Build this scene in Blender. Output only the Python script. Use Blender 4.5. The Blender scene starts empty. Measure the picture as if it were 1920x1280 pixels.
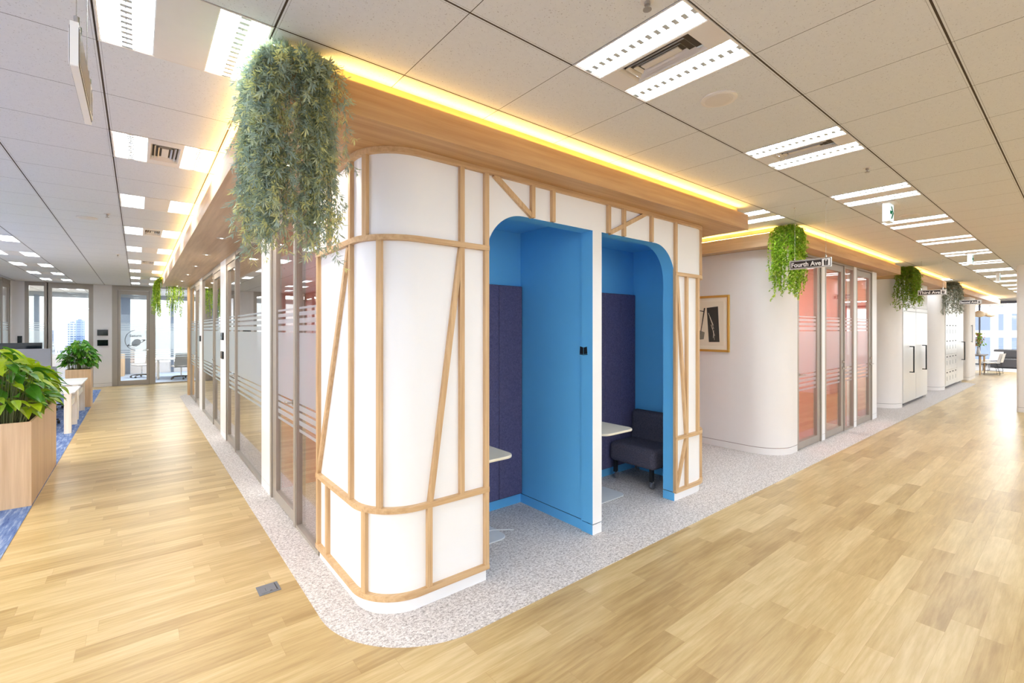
import bpy, bmesh, math, random
from mathutils import Vector, Matrix
PI = math.pi
SC = bpy.context.scene
COL = SC.collection
EYE = 1.675      # camera height
CEIL = 2.97      # ceiling height
SOF = 2.74       # canopy underside
RND = random.Random(7)

# ------------------------------------------------------------------ helpers
def tag(o, label=None, cat=None, group=None, kind=None):
    if label: o['label'] = label
    if cat: o['category'] = cat
    if group: o['group'] = group
    if kind: o['kind'] = kind
    return o

def empty(name, loc=(0, 0, 0), label=None, cat=None, group=None, kind=None):
    o = bpy.data.objects.new(name, None)
    o.empty_display_size = .1
    COL.objects.link(o)
    o.location = loc
    return tag(o, label, cat, group, kind)

def origin(p):
    v = Vector((0, 0, 0))
    while p is not None:
        v += p.location
        p = p.parent
    return v

class MB:
    """collects faces; build() links them as ONE mesh object"""
    def __init__(s):
        s.v = []; s.f = []; s.m = []
    def face(s, pts, mi=0):
        b = len(s.v); s.v += [tuple(p) for p in pts]
        s.f.append(tuple(range(b, b + len(pts)))); s.m.append(mi)
        return s
    def box(s, x0, y0, z0, x1, y1, z1, mi=0):
        if x1 < x0: x0, x1 = x1, x0
        if y1 < y0: y0, y1 = y1, y0
        if z1 < z0: z0, z1 = z1, z0
        b = len(s.v)
        s.v += [(x0, y0, z0), (x1, y0, z0), (x1, y1, z0), (x0, y1, z0), (x0, y0, z1), (x1, y0, z1), (x1, y1, z1), (x0, y1, z1)]
        for q in ((3, 2, 1, 0), (4, 5, 6, 7), (0, 1, 5, 4), (1, 2, 6, 5), (2, 3, 7, 6), (3, 0, 4, 7)):
            s.f.append(tuple(b + i for i in q)); s.m.append(mi)
        return s
    def prism(s, poly, a, b, axis='z', mi=0, side=None, mside=0):
        """poly of 2-D points extruded from a to b along axis (z: xy, y: xz, x: yz)"""
        def P(p, t):
            return (p[0], p[1], t) if axis == 'z' else ((p[0], t, p[1]) if axis == 'y' else (t, p[0], p[1]))
        n = len(poly); o = len(s.v)
        s.v += [P(p, a) for p in poly] + [P(p, b) for p in poly]
        s.f.append(tuple(o + i for i in reversed(range(n)))); s.m.append(mi)
        s.f.append(tuple(o + n + i for i in range(n))); s.m.append(mi)
        for i in range(n):
            j = (i + 1) % n
            s.f.append((o + i, o + j, o + n + j, o + n + i))
            s.m.append(mside if side and side(poly[i], poly[j]) else mi)
        return s
    def tube(s, pts, r, n=8, mi=0, caps=True):
        pts = [Vector(p) for p in pts]
        rs = r if isinstance(r, (list, tuple)) else [r] * len(pts)
        o = len(s.v); k = len(pts)
        for i, p in enumerate(pts):
            t = (pts[min(i + 1, k - 1)] - pts[max(i - 1, 0)]).normalized()
            a = t.cross(Vector((0, 0, 1)))
            if a.length < 1e-3: a = t.cross(Vector((1, 0, 0)))
            a.normalize(); c = t.cross(a).normalized()
            for j in range(n):
                w = 2 * PI * j / n
                s.v.append(tuple(p + (a * math.cos(w) + c * math.sin(w)) * rs[i]))
        for i in range(k - 1):
            for j in range(n):
                j2 = (j + 1) % n
                s.f.append((o + i * n + j, o + i * n + j2, o + (i + 1) * n + j2, o + (i + 1) * n + j)); s.m.append(mi)
        if caps:
            s.f.append(tuple(o + j for j in reversed(range(n)))); s.m.append(mi)
            s.f.append(tuple(o + (k - 1) * n + j for j in range(n))); s.m.append(mi)
        return s
    def lathe(s, prof, c=(0, 0, 0), n=24, mi=0, axis='z'):
        """profile of (radius, height) turned about an axis through c"""
        o = len(s.v); k = len(prof)
        for (r, h) in prof:
            for j in range(n):
                w = 2 * PI * j / n
                d = (r * math.cos(w), r * math.sin(w), h)
                if axis == 'y': d = (d[0], d[2], d[1])
                if axis == 'x': d = (d[2], d[0], d[1])
                s.v.append((c[0] + d[0], c[1] + d[1], c[2] + d[2]))
        for i in range(k - 1):
            for j in range(n):
                j2 = (j + 1) % n
                s.f.append((o + i * n + j, o + i * n + j2, o + (i + 1) * n + j2, o + (i + 1) * n + j)); s.m.append(mi)
        s.f.append(tuple(o + j for j in reversed(range(n)))); s.m.append(mi)
        s.f.append(tuple(o + (k - 1) * n + j for j in range(n))); s.m.append(mi)
        return s
    def build(s, name, mats, parent=None, smooth=None, bevel=0, seg=2, **kw):
        me = bpy.data.meshes.new(name)
        c = origin(parent)
        me.from_pydata([(x - c.x, y - c.y, z - c.z) for x, y, z in s.v], [], s.f)
        for m in (mats if isinstance(mats, (list, tuple)) else [mats]): me.materials.append(m)
        me.polygons.foreach_set('material_index', s.m)
        if smooth is not None:
            me.polygons.foreach_set('use_smooth', [True] * len(me.polygons))
            me.set_sharp_from_angle(angle=math.radians(smooth))
        me.update()
        o = bpy.data.objects.new(name, me)
        COL.objects.link(o)
        if parent is not None: o.parent = parent
        if bevel:
            b = o.modifiers.new('Bevel', 'BEVEL'); b.width = bevel; b.segments = seg; b.limit_method = 'ANGLE'; b.angle_limit = math.radians(40)
            me.polygons.foreach_set('use_smooth', [True] * len(me.polygons))
            me.set_sharp_from_angle(angle=math.radians(35)) if smooth is None else None
            b.harden_normals = False
        return tag(o, **kw)

def kids(o): return [c for c in bpy.data.objects if c.parent == o]
def copy_tree(o, loc=None, rz=None, parent=None, label=None, group=None):
    ch = CHILD.get(o.name)
    if ch is None:
        ch = kids(o); CHILD[o.name] = ch
    c = o.copy(); COL.objects.link(c); c.parent = parent
    if loc is not None: c.location = loc
    if rz is not None: c.rotation_euler = (0, 0, rz)
    if label: c['label'] = label
    if group: c['group'] = group
    for k in ch: copy_tree(k, parent=c)
    return c
CHILD = {}

def rrect(x0, y0, x1, y1, r, n=6):
    p = []
    for cx, cy, a in ((x1 - r, y0 + r, -90), (x1 - r, y1 - r, 0), (x0 + r, y1 - r, 90), (x0 + r, y0 + r, 180)):
        for i in range(n + 1):
            w = math.radians(a + 90 * i / n)
            p.append((cx + r * math.cos(w), cy + r * math.sin(w)))
    return p

def text_mesh(mb, txt, size, place, depth=.0012, mi=0, bold=.024):
    """adds extruded lettering to mb; place(x, y, t) gives the world point of letter coordinate x, y at depth t"""
    cu = bpy.data.curves.new('lettering', 'FONT'); cu.body = txt; cu.size = size; cu.extrude = depth; cu.offset = bold * size
    cu.resolution_u = 3
    ob = bpy.data.objects.new('lettering', cu); COL.objects.link(ob)
    bpy.context.view_layer.update()
    me = ob.evaluated_get(bpy.context.evaluated_depsgraph_get()).to_mesh()
    b = len(mb.v)
    mb.v += [tuple(place(v.co.x, v.co.y, v.co.z)) for v in me.vertices]
    for p in me.polygons:
        mb.f.append(tuple(b + i for i in p.vertices)); mb.m.append(mi)
    w = max(v.co.x for v in me.vertices)
    bpy.data.objects.remove(ob); bpy.data.curves.remove(cu)
    return w

# ------------------------------------------------------------------ materials
def srgb(r, g, b):
    f = lambda c: (c / 255 / 12.92) if c / 255 <= .04045 else ((c / 255 + .055) / 1.055) ** 2.4
    return (f(r), f(g), f(b), 1)

class NT:
    def __init__(s, name):
        s.m = bpy.data.materials.new(name); s.m.use_nodes = True
        s.t = s.m.node_tree; s.t.nodes.clear()
        s.out = s.t.nodes.new('ShaderNodeOutputMaterial')
    def n(s, typ, **kw):
        k = s.t.nodes.new('ShaderNode' + typ)
        for a, b in kw.items():
            setattr(k, a, b)
        return k
    def l(s, a, b): s.t.links.new(a, b)
    def math(s, op, a, b=None, c=None, clamp=False):
        k = s.n('Math', operation=op, use_clamp=clamp)
        for i, x in enumerate((a, b, c)):
            if x is None: continue
            if isinstance(x, (int, float)): k.inputs[i].default_value = x
            else: s.l(x, k.inputs[i])
        return k.outputs[0]
    def mix(s, fac, a, b):
        k = s.n('Mix', data_type='RGBA')
        for i, x in ((0, fac), (6, a), (7, b)):
            if isinstance(x, (int, float, tuple)): k.inputs[i].default_value = x
            else: s.l(x, k.inputs[i])
        return k.outputs[2]
    def pos(s):
        g = s.n('NewGeometry'); p = s.n('SeparateXYZ'); s.l(g.outputs['Position'], p.inputs[0])
        return g.outputs['Position'], p.outputs[0], p.outputs[1], p.outputs[2]
    def obj(s):
        return s.n('TexCoord').outputs['Object']
    def scale(s, vec, v):
        k = s.n('Mapping'); s.l(vec, k.inputs[0]); k.inputs['Scale'].default_value = v
        return k.outputs[0]
    def noise(s, vec, sc, det=3, rough=.55):
        k = s.n('TexNoise'); s.l(vec, k.inputs['Vector']); k.inputs['Scale'].default_value = sc
        k.inputs['Detail'].default_value = det; k.inputs['Roughness'].default_value = rough
        return k.outputs['Fac']
    def ramp(s, fac, stops):
        k = s.n('ValToRGB'); s.l(fac, k.inputs[0]); e = k.color_ramp.elements
        while len(e) < len(stops): e.new(.5)
        for q, (p, c) in zip(e, stops): q.position = p; q.color = c
        return k.outputs[0]
    def bsdf(s, color, rough=.5, metal=0, spec=.5, bump=None, bstr=.2, bdist=.01, **kw):
        b = s.n('BsdfPrincipled')
        for i, x in (('Base Color', color), ('Roughness', rough), ('Metallic', metal), ('Specular IOR Level', spec)):
            if isinstance(x, (int, float, tuple)): b.inputs[i].default_value = x
            else: s.l(x, b.inputs[i])
        for i, x in kw.items(): b.inputs[i.replace('_', ' ')].default_value = x
        if bump is not None:
            k = s.n('Bump'); s.l(bump, k.inputs['Height']); k.inputs['Strength'].default_value = bstr; k.inputs['Distance'].default_value = bdist
            s.l(k.outputs[0], b.inputs['Normal'])
        s.l(b.outputs[0], s.out.inputs[0])
        return s.m

def flat(name, c, rough=.5, metal=0, spec=.5, var=.04, sc=9., **kw):
    """plain painted / moulded surface with a faint unevenness"""
    t = NT(name); p = t.obj()
    n = t.noise(p, sc, 2)
    a = tuple(x * (1 - var) for x in c[:3]) + (1,); b = tuple(min(1, x * (1 + var)) for x in c[:3]) + (1,)
    return t.bsdf(t.mix(n, a, b), rough, metal, spec, **kw)

def emit(name, c, st):
    t = NT(name); e = t.n('Emission'); e.inputs[0].default_value = c; e.inputs[1].default_value = st
    t.l(e.outputs[0], t.out.inputs[0])
    return t.m

def wood(name, dark, light, axis='x', sc=1., rough=.45, spec=.35):
    """veneer with the grain along one axis"""
    t = NT(name); P, x, y, z = t.pos()
    st = {'x': (1.2, 26, 26), 'y': (26, 1.2, 26), 'z': (26, 26, 1.0)}[axis]
    v = t.scale(P, tuple(q * sc for q in st))
    a = t.noise(v, 1.6, 4, .6); b = t.noise(t.scale(P, tuple(q * sc * .25 for q in st)), 1.3, 2)
    f = t.math('ADD', t.math('MULTIPLY', a, .65), t.math('MULTIPLY', b, .35))
    return t.bsdf(t.ramp(f, [(.36, dark), (.64, light)]), rough, 0, spec)

def m_floor():
    t = NT('oak_plank_floor'); P, x, y, z = t.pos()
    W, Ln = .123, .87
    row = t.math('FLOOR', t.math('DIVIDE', y, W))
    wn = t.n('TexWhiteNoise', noise_dimensions='1D'); t.l(row, wn.inputs['W'])
    xs = t.math('ADD', t.math('DIVIDE', x, Ln), wn.outputs[0])
    colm = t.math('FLOOR', xs)
    cv = t.n('CombineXYZ'); t.l(row, cv.inputs[0]); t.l(colm, cv.inputs[1])
    wr = t.n('TexWhiteNoise', noise_dimensions='2D'); t.l(cv.outputs[0], wr.inputs['Vector'])
    r = wr.outputs[0]
    off = t.n('CombineXYZ'); t.l(t.math('MULTIPLY', r, 40), off.inputs[0]); t.l(t.math('MULTIPLY', r, 17), off.inputs[1])
    add = t.n('VectorMath', operation='ADD'); t.l(P, add.inputs[0]); t.l(off.outputs[0], add.inputs[1])
    g = t.noise(t.scale(add.outputs[0], (2.2, 30, 1)), 1.5, 5, .62)
    g2 = t.noise(t.scale(add.outputs[0], (1.1, 7, 1)), 1.6, 3, .5)
    f = t.math('ADD', t.math('MULTIPLY', g, .5), t.math('ADD', t.math('MULTIPLY', g2, .38), t.math('MULTIPLY', t.math('SUBTRACT', r, .5), .24)))
    c = t.ramp(f, [(.24, srgb(160, 130, 82)), (.46, srgb(189, 162, 112)), (.68, srgb(213, 189, 144))])
    d1 = t.math('PINGPONG', y, W / 2); fx = t.math('PINGPONG', xs, .5)
    seam = t.math('MAXIMUM', t.math('LESS_THAN', d1, .0009), t.math('LESS_THAN', fx, .0012))
    c = t.mix(t.math('MULTIPLY', seam, .35), c, srgb(150, 105, 60))
    return t.bsdf(c, t.math('MULTIPLY_ADD', g, .15, .24), 0, .5)

def m_ceiling():
    t = NT('mineral_ceiling_tile'); P, x, y, z = t.pos()
    dx = t.math('PINGPONG', t.math('SUBTRACT', x, .46 - 60), .3); dy = t.math('PINGPONG', t.math('SUBTRACT', y, .386 - 60), .3)
    left = t.math('LESS_THAN', x, .475)
    main = t.math('ADD', t.math('MULTIPLY', dx, left), t.math('MULTIPLY', dy, t.math('SUBTRACT', 1, left)))
    minor = t.math('ADD', t.math('MULTIPLY', dy, left), t.math('MULTIPLY', dx, t.math('SUBTRACT', 1, left)))
    dark = t.math('MAXIMUM', t.math('LESS_THAN', main, .0042), t.math('LESS_THAN', minor, .0017))
    fl = t.math('COMPARE', main, .0125, .0011)
    sp = t.noise(P, 150, 1, .4)
    pit = t.math('LESS_THAN', sp, .29)
    sh = t.noise(P, 42, 3, .6)
    c = t.mix(sh, srgb(213, 212, 210), srgb(223, 222, 220))
    c = t.mix(t.math('MULTIPLY', pit, .45), c, srgb(132, 118, 106))
    c = t.mix(t.math('MULTIPLY', fl, .5), c, srgb(110, 98, 86))
    c = t.mix(dark, c, srgb(78, 66, 54))
    return t.bsdf(c, .9, 0, .15)

def m_carpet():
    t = NT('loop_pile_grey_carpet'); P, x, y, z = t.pos()
    a = t.noise(t.scale(P, (55, 75, 55)), 1, 4, .7); b = t.noise(P, 170, 2, .6)
    f = t.math('ADD', t.math('MULTIPLY', a, .6), t.math('MULTIPLY', b, .4))
    c = t.ramp(f, [(.32, srgb(112, 105, 104)), (.43, srgb(176, 168, 165)), (.52, srgb(214, 207, 204)), (.66, srgb(242, 237, 234))])
    return t.bsdf(c, .95, 0, .1, bump=f, bstr=.6, bdist=.006)

def m_blue_carpet():
    t = NT('streaky_blue_carpet_tile'); P, x, y, z = t.pos()
    cell = t.n('TexChecker'); t.l(P, cell.inputs[0]); cell.inputs['Scale'].default_value = 2.0
    a = t.noise(t.scale(P, (24, 2.6, 1)), 1.2, 4, .6); b = t.noise(t.scale(P, (60, 7, 1)), 1.0, 3, .6)
    f = t.math('ADD', t.math('MULTIPLY', a, .65), t.math('MULTIPLY', b, .35))
    c = t.ramp(f, [(.33, srgb(66, 84, 132)), (.5, srgb(102, 122, 164)), (.62, srgb(152, 164, 190))])
    c = t.mix(t.math('MULTIPLY', cell.outputs['Fac'], .12), c, srgb(66, 84, 132))
    return t.bsdf(c, .95, 0, .1)

def m_fabric(name, a, b, sc=420):
    t = NT(name); p = t.obj()
    n = t.noise(p, sc, 2, .7); n2 = t.noise(p, sc * .2, 2)
    f = t.math('ADD', t.math('MULTIPLY', n, .7), t.math('MULTIPLY', n2, .3))
    return t.bsdf(t.ramp(f, [(.36, a), (.62, b)]), .95, 0, .15, bump=n, bstr=.35, bdist=.002)

def m_glass(name, tint=(.93, .96, .95, 1), boost=1.0):
    t = NT(name)
    tr = t.n('BsdfTransparent'); tr.inputs[0].default_value = tint
    gl = t.n('BsdfGlossy'); gl.inputs['Roughness'].default_value = .0; gl.inputs[0].default_value = (.95, .95, .95, 1)
    g = t.n('NewGeometry'); dt = t.n('VectorMath', operation='DOT_PRODUCT')
    t.l(g.outputs['Incoming'], dt.inputs[0]); t.l(g.outputs['Normal'], dt.inputs[1])
    k = t.math('POWER', t.math('SUBTRACT', 1, t.math('ABSOLUTE', dt.outputs['Value']), clamp=True), 5)
    f = t.math('MULTIPLY', t.math('MULTIPLY_ADD', k, .96, .04), boost, clamp=True)
    mx = t.n('MixShader'); t.l(f, mx.inputs[0]); t.l(tr.outputs[0], mx.inputs[1]); t.l(gl.outputs[0], mx.inputs[2])
    t.l(mx.outputs[0], t.out.inputs[0])
    return t.m

def m_frost():
    t = NT('frosted_film')
    tr = t.n('BsdfTransparent'); tl = t.n('BsdfTranslucent'); df = t.n('BsdfDiffuse')
    tl.inputs[0].default_value = df.inputs[0].default_value = (.66, .74, .79, 1)
    a = t.n('MixShader'); a.inputs[0].default_value = .42; t.l(tl.outputs[0], a.inputs[1]); t.l(df.outputs[0], a.inputs[2])
    b = t.n('MixShader'); b.inputs[0].default_value = .66; t.l(tr.outputs[0], b.inputs[1]); t.l(a.outputs[0], b.inputs[2])
    t.l(b.outputs[0], t.out.inputs[0])
    return t.m

def m_leaf(name, a, b, sc=14., trans=.25, rough=.45):
    t = NT(name); P = t.obj(); n = t.noise(P, sc, 3)
    c = t.mix(n, a, b)
    d = t.n('BsdfPrincipled'); t.l(c, d.inputs['Base Color']); d.inputs['Roughness'].default_value = rough
    tl = t.n('BsdfTranslucent'); t.l(c, tl.inputs[0])
    mx = t.n('MixShader'); mx.inputs[0].default_value = trans; t.l(d.outputs[0], mx.inputs[1]); t.l(tl.outputs[0], mx.inputs[2])
    t.l(mx.outputs[0], t.out.inputs[0])
    return t.m

def m_tower(name, wall, win, fh=3.2, fw=2.6, frac=.5, axis=None):
    """building front: rows of windows between floor bands"""
    t = NT(name); P, x, y, z = t.pos()
    hx = t.math('ADD', x, y)
    wz = t.math('GREATER_THAN', t.math('PINGPONG', z, fh / 2), fh * (1 - frac) / 2)
    wx = t.math('GREATER_THAN', t.math('PINGPONG', hx, fw / 2), fw * .12)
    return t.bsdf(t.mix(t.math('MULTIPLY', wz, wx), wall, win), .6)

M = {}
M['floor'] = m_floor(); M['ceiling'] = m_ceiling(); M['carpet'] = m_carpet(); M['blue_carpet'] = m_blue_carpet()
M['white'] = flat('white_laminate', srgb(243, 243, 245), .38, var=.008)
M['wall'] = flat('warm_white_wall', srgb(238, 233, 230), .6, var=.012, spec=.3)
M['cream'] = flat('pale_beige_wall', srgb(234, 229, 227), .6, var=.012, spec=.3)
M['blue'] = flat('azure_paint', srgb(104, 188, 244), .45, var=.02, spec=.35)
M['groove'] = flat('dark_blue_groove', srgb(18, 52, 104), .8)
M['gapgrey'] = flat('shadow_gap', srgb(120, 116, 116), .8)
M['felt'] = m_fabric('navy_felt', srgb(76, 75, 110), srgb(106, 104, 140), 300)
M['seat'] = m_fabric('charcoal_weave', srgb(58, 57, 68), srgb(104, 100, 114), 380)
M['lath'] = wood('pale_oak_batten', srgb(188, 151, 109), srgb(216, 183, 141), 'z', 1.4)
M['lathx'] = wood('pale_oak_rail', srgb(188, 151, 109), srgb(216, 183, 141), 'x', 1.4)
M['vx'] = wood('oak_veneer_along_corridor', srgb(178, 134, 88), srgb(204, 164, 116), 'x', .55)
M['vy'] = wood('oak_veneer_across_daylit', srgb(192, 160, 124), srgb(216, 186, 150), 'y', .55)  # same oak as vx, tinted paler to mimic daylight on the left soffit
M['planter'] = wood('planter_laminate', srgb(198, 164, 128), srgb(222, 192, 156), 'z', .8)
M['tabletop'] = flat('birch_top', srgb(246, 234, 210), .4, var=.03, sc=30)
M['bronze'] = flat('bronze_anodised_frame', srgb(166, 157, 147), .38, .25, var=.02)
M['steel'] = flat('brushed_steel', srgb(205, 200, 194), .25, .9, var=.03)
M['chrome'] = flat('chrome', srgb(225, 225, 225), .08, 1)
M['black'] = flat('black_plastic', srgb(26, 27, 30), .4)
M['blackgloss'] = flat('black_screen', srgb(14, 20, 26), .08)
M['greyplastic'] = flat('grey_plastic', srgb(112, 114, 122), .5)
M['powder'] = flat('pale_grey_powdercoat', srgb(214, 216, 218), .4)
M['glass'] = m_glass('clear_glass', (.96, .975, .97, 1), 1.5)
M['frost'] = m_frost()
M['lamp'] = emit('tube_light', (.80, .92, 1.03, 1), 26)
M['lamp_far'] = M['lamp']
M['led'] = emit('warm_led_strip', (1, .62, .17, 1), 44)
M['down'] = emit('downlight_lens', (1, .86, .66, 1), 30)
M['louvre'] = flat('white_louvre', srgb(240, 238, 234), .3)
M['louvreshade'] = flat('louvre_shade', srgb(190, 192, 188), .5)  # grey plates added to imitate the shaded undersides of the blades
M['ventbeige'] = flat('vent_beige', srgb(214, 204, 192), .5)
M['ventdark'] = flat('vent_shadow', srgb(92, 82, 72), .9)
M['panelbeige'] = flat('light_panel_beige', srgb(222, 214, 205), .5)
M['red'] = flat('coral_wall', srgb(224, 136, 118), .6, var=.02)
M['deepred'] = flat('crimson_panel', srgb(176, 30, 50), .6)
M['redfloor'] = flat('terracotta_floor', srgb(206, 126, 92), .4)
M['greige'] = flat('greige_wall', srgb(205, 200, 186), .6)
M['silver'] = flat('satin_white_steel', srgb(232, 229, 226), .28, .15, var=.01)
M['soil'] = flat('dark_soil', srgb(52, 38, 28), .95, var=.3, sc=60)
M['signblack'] = flat('sign_dark_brown', srgb(46, 38, 40), .35)
M['signwhite'] = flat('sign_white', srgb(244, 242, 240), .35, var=.005)
M['gold'] = flat('gold_frame', srgb(222, 182, 96), .3, .55)
M['mat'] = flat('cream_mount', srgb(240, 228, 208), .8, var=.01)
M['ink'] = flat('black_ink', srgb(58, 54, 50), .8, var=.15, sc=40)
M['inkgrey'] = flat('grey_ink', srgb(132, 126, 112), .8, var=.1)
M['green'] = emit('exit_green', srgb(10, 120, 66), .6)
M['exitface'] = emit('exit_panel', (.93, 1, .97, 1), .85)
print('materials', len(M))
# ------------------------------------------------------------------ floor, carpets, ceiling
X0, X1, Y0, Y1 = -8.54, 36.46, -6.814, 22.586
MB().box(X0, Y0, -.1, X1, Y1, 0).build('floor', M['floor'], kind='structure')
def arc(cx, cy, r, a0, a1, n):
    return [(cx + r * math.cos(math.radians(a0 + (a1 - a0) * i / n)), cy + r * math.sin(math.radians(a0 + (a1 - a0) * i / n))) for i in range(n + 1)]
poly = [(1.1, 14.9), (.826, 14.25)] + arc(1.476, 2.78, .65, 180, 270, 32) + [(19.95, 2.12), (20.2, 2.34), (20.2, 8), (1.1, 8)]
MB().prism(poly, 0, .004).build('floor_carpet_border', M['carpet'], kind='structure')
MB().box(X0, Y0, 0, -.775, 17.2, .003).build('floor_carpet_blue', M['blue_carpet'], kind='structure')
cells = set()
def cell(xa, ya): return (round((xa - .46) / .6), round((ya - .386) / .6))
LIGHTS = []          # (x of tile corner, y of tile corner, vent?, row)
for k in range(16): LIGHTS.append((1.66 + 1.8 * k, .986, k in (0, 1), 'main'))
LIGHTS += [(5.26, 2.186, False, 'gap'), (16.06, 2.186, False, 'gap')]
for k in range(9): LIGHTS.append((-.14, 2.186 + 1.8 * k, k % 2 == 1, 'side'))
for k in range(5): LIGHTS.append((-1.94, 9.386 + 1.8 * k, False, 'desk'))
LIGHTS += [(-.14, 20.186, False, 'room'), (1.66, 20.186, False, 'room'), (-1.94, 20.186, False, 'room')]
for a in LIGHTS: cells.add(cell(a[0], a[1]))
cb = MB()
for j in range(-12, 37):
    i = -15
    while i < 60:
        if (i, j) in cells: i += 1; continue
        e = i
        while e < 60 and (e, j) not in cells: e += 1
        xa, xb, ya, yb = .46 + .6 * i, .46 + .6 * e, .386 + .6 * j, .386 + .6 * (j + 1)
        cb.face([(xa, ya, CEIL), (xa, yb, CEIL), (xb, yb, CEIL), (xb, ya, CEIL)])
        i = e
cb.build('ceiling', M['ceiling'], kind='structure')
MB().box(X0, Y0, 3.2, X1, Y1, 3.25).build('ceiling_slab', M['wall'], kind='structure')

# ------------------------------------------------------------------ ceiling lights
def troffer(vent):
    root = empty('ceiling_light', (0, 0, 0), 'x', 'ceiling light', 'recessed ceiling lights')
    h = MB()
    for x0, x1, y0, y1 in ((-.297, -.290, -.297, .297), (.290, .297, -.297, .297), (-.29, .29, -.297, -.290), (-.29, .29, .290, .297)):
        h.box(x0, y0, -.003, x1, y1, .05)
    h.box(-.29, -.29, .045, .29, .29, .05)
    h.build('housing', M['panelbeige'], root)
    if vent:
        p = MB()
        p.box(-.1, -.29, -.002, .1, -.19, .004); p.box(-.1, .19, -.002, .1, .29, .004); p.box(-.1, -.19, -.002, -.085, .19, .004); p.box(.085, -.19, -.002, .1, .19, .004)
        p.build('centre_panel', M['panelbeige'], root)
        v = MB().box(-.085, -.19, .03, .085, .19, .034, 1)
        for q in range(3):
            a, b = .085 - q * .022, .19 - q * .03
            a2, b2 = a - .010, b - .013
            for s in (-1, 1):
                v.face([(-a, s * b, 0), (a, s * b, 0), (a2, s * b2, .014), (-a2, s * b2, .014)])
                v.face([(s * a, -b, 0), (s * a, b, 0), (s * a2, b2, .014), (s * a2, -b2, .014)])
        v.box(-.02, -.10, .004, .02, .10, .010)
        v.build('air_vent', [M['ventbeige'], M['ventdark']], root, label='air vent with nested rectangular vanes')
    else:
        MB().box(-.1, -.29, -.002, .1, .29, .004).build('centre_panel', M['panelbeige'], root)
    for s in (-1, 1):
        MB().box(s * .108, -.288, .034, s * .285, .288, .04).build('lamp', M['lamp'], root, label='glowing strip')
        l = MB()
        for k in range(14):
            y = -.285 + k * .0438
            l.box(s * .105, y, .001, s * .288, y + .0018, .022)
            l.box(s * .176, y - .009, -.0005, s * .214, y + .011, .001, 1)
        l.box(s * .194, -.288, .004, s * .199, .288, .012)
        l.box(s * .100, -.29, .0, s * .104, .29, .04); l.box(s * .286, -.29, .0, s * .29, .29, .04)
        l.build('louvre', [M['louvre'], M['louvreshade']], root)
    return root
TR = {True: troffer(True), False: troffer(False)}
used = {True: False, False: False}
ORD = 'first second third fourth fifth sixth seventh eighth ninth tenth eleventh twelfth thirteenth fourteenth fifteenth sixteenth'.split()
cnt = {}
for xa, ya, vent, row in LIGHTS:
    n = cnt.get(row, 0); cnt[row] = n + 1
    if row == 'main':
        lab = '%s louvred twin ceiling light along the hanging street sign corridor%s' % (ORD[n], ', with square air vent' if vent else ', counted from the booth')
    elif row == 'gap':
        lab = ['twin ceiling light in the gap between booth canopy and next canopy', 'small twin ceiling light in the gap after the third wooden canopy'][n]
    elif row == 'side':
        lab = '%s wide panel ceiling light beside the long glass room corridor%s' % (ORD[n], ', with vent' if vent else ', plain centre')
    elif row == 'desk':
        lab = '%s twin ceiling light above the desks with monitors' % ORD[n]
    else:
        lab = ['ceiling light inside the glass meeting room with planet door', 'ceiling light inside the meeting room behind the corner post', 'ceiling light inside the room behind the tall city window'][n]
    L = (xa + .3, ya + .3, CEIL)
    if not used[vent]:
        o = TR[vent]; used[vent] = True; o.location = L; o['label'] = lab
    else:
        o = copy_tree(TR[vent], L, label=lab)
# sprinklers, speakers, detectors
def small_ceiling(kind, x, y, lab):
    r = empty(kind, (x, y, CEIL), lab, {'ceiling_sprinkler': 'sprinkler', 'ceiling_speaker': 'speaker'}[kind])
    if kind == 'ceiling_sprinkler':
        MB().lathe([(.028, CEIL), (.026, CEIL - .006)], (x, y, 0), 16).build('rosette', M['panelbeige'], r)
        MB().lathe([(.010, CEIL - .004), (.012, CEIL - .02), (.004, CEIL - .022), (.004, CEIL - .034), (.017, CEIL - .036), (.017, CEIL - .039)], (x, y, 0), 12).build('nozzle', M['bronze'], r)
    else:
        MB().lathe([(.095, CEIL), (.095, CEIL - .006), (.082, CEIL - .010)], (x, y, 0), 28).build('rim', M['panelbeige'], r)
        MB().lathe([(.08, CEIL - .009), (.06, CEIL - .012), (.0, CEIL - .013)], (x, y, 0), 28).build('grille', M['ventbeige'], r)
small_ceiling('ceiling_sprinkler', 1.562, 1.086, 'small dark sprinkler at top edge beside the nearest vented light')
small_ceiling('ceiling_sprinkler', 4.551, 1.104, 'small dark sprinkler just past the second vented ceiling light')
small_ceiling('ceiling_sprinkler', -.262, 6.913, 'small sprinkler next to the round speaker near the desks')
small_ceiling('ceiling_sprinkler', -.262, 10.56, 'small sprinkler in the ceiling further towards the city windows')
small_ceiling('ceiling_sprinkler', 11.4, 1.3, 'tiny sprinkler far along the street sign corridor ceiling')
small_ceiling('ceiling_speaker', 2.544, 1.298, 'round cream ceiling speaker beside the nearest vented light')
small_ceiling('ceiling_speaker', -.454, 7.297, 'round white ceiling speaker in the tiles above the desks')
small_ceiling('ceiling_speaker', 6.815, 1.262, 'round ceiling speaker behind the first green exit sign')
small_ceiling('ceiling_speaker', 19.5, 1.9, 'round ceiling speaker far along the corridor near the cafe')

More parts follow.
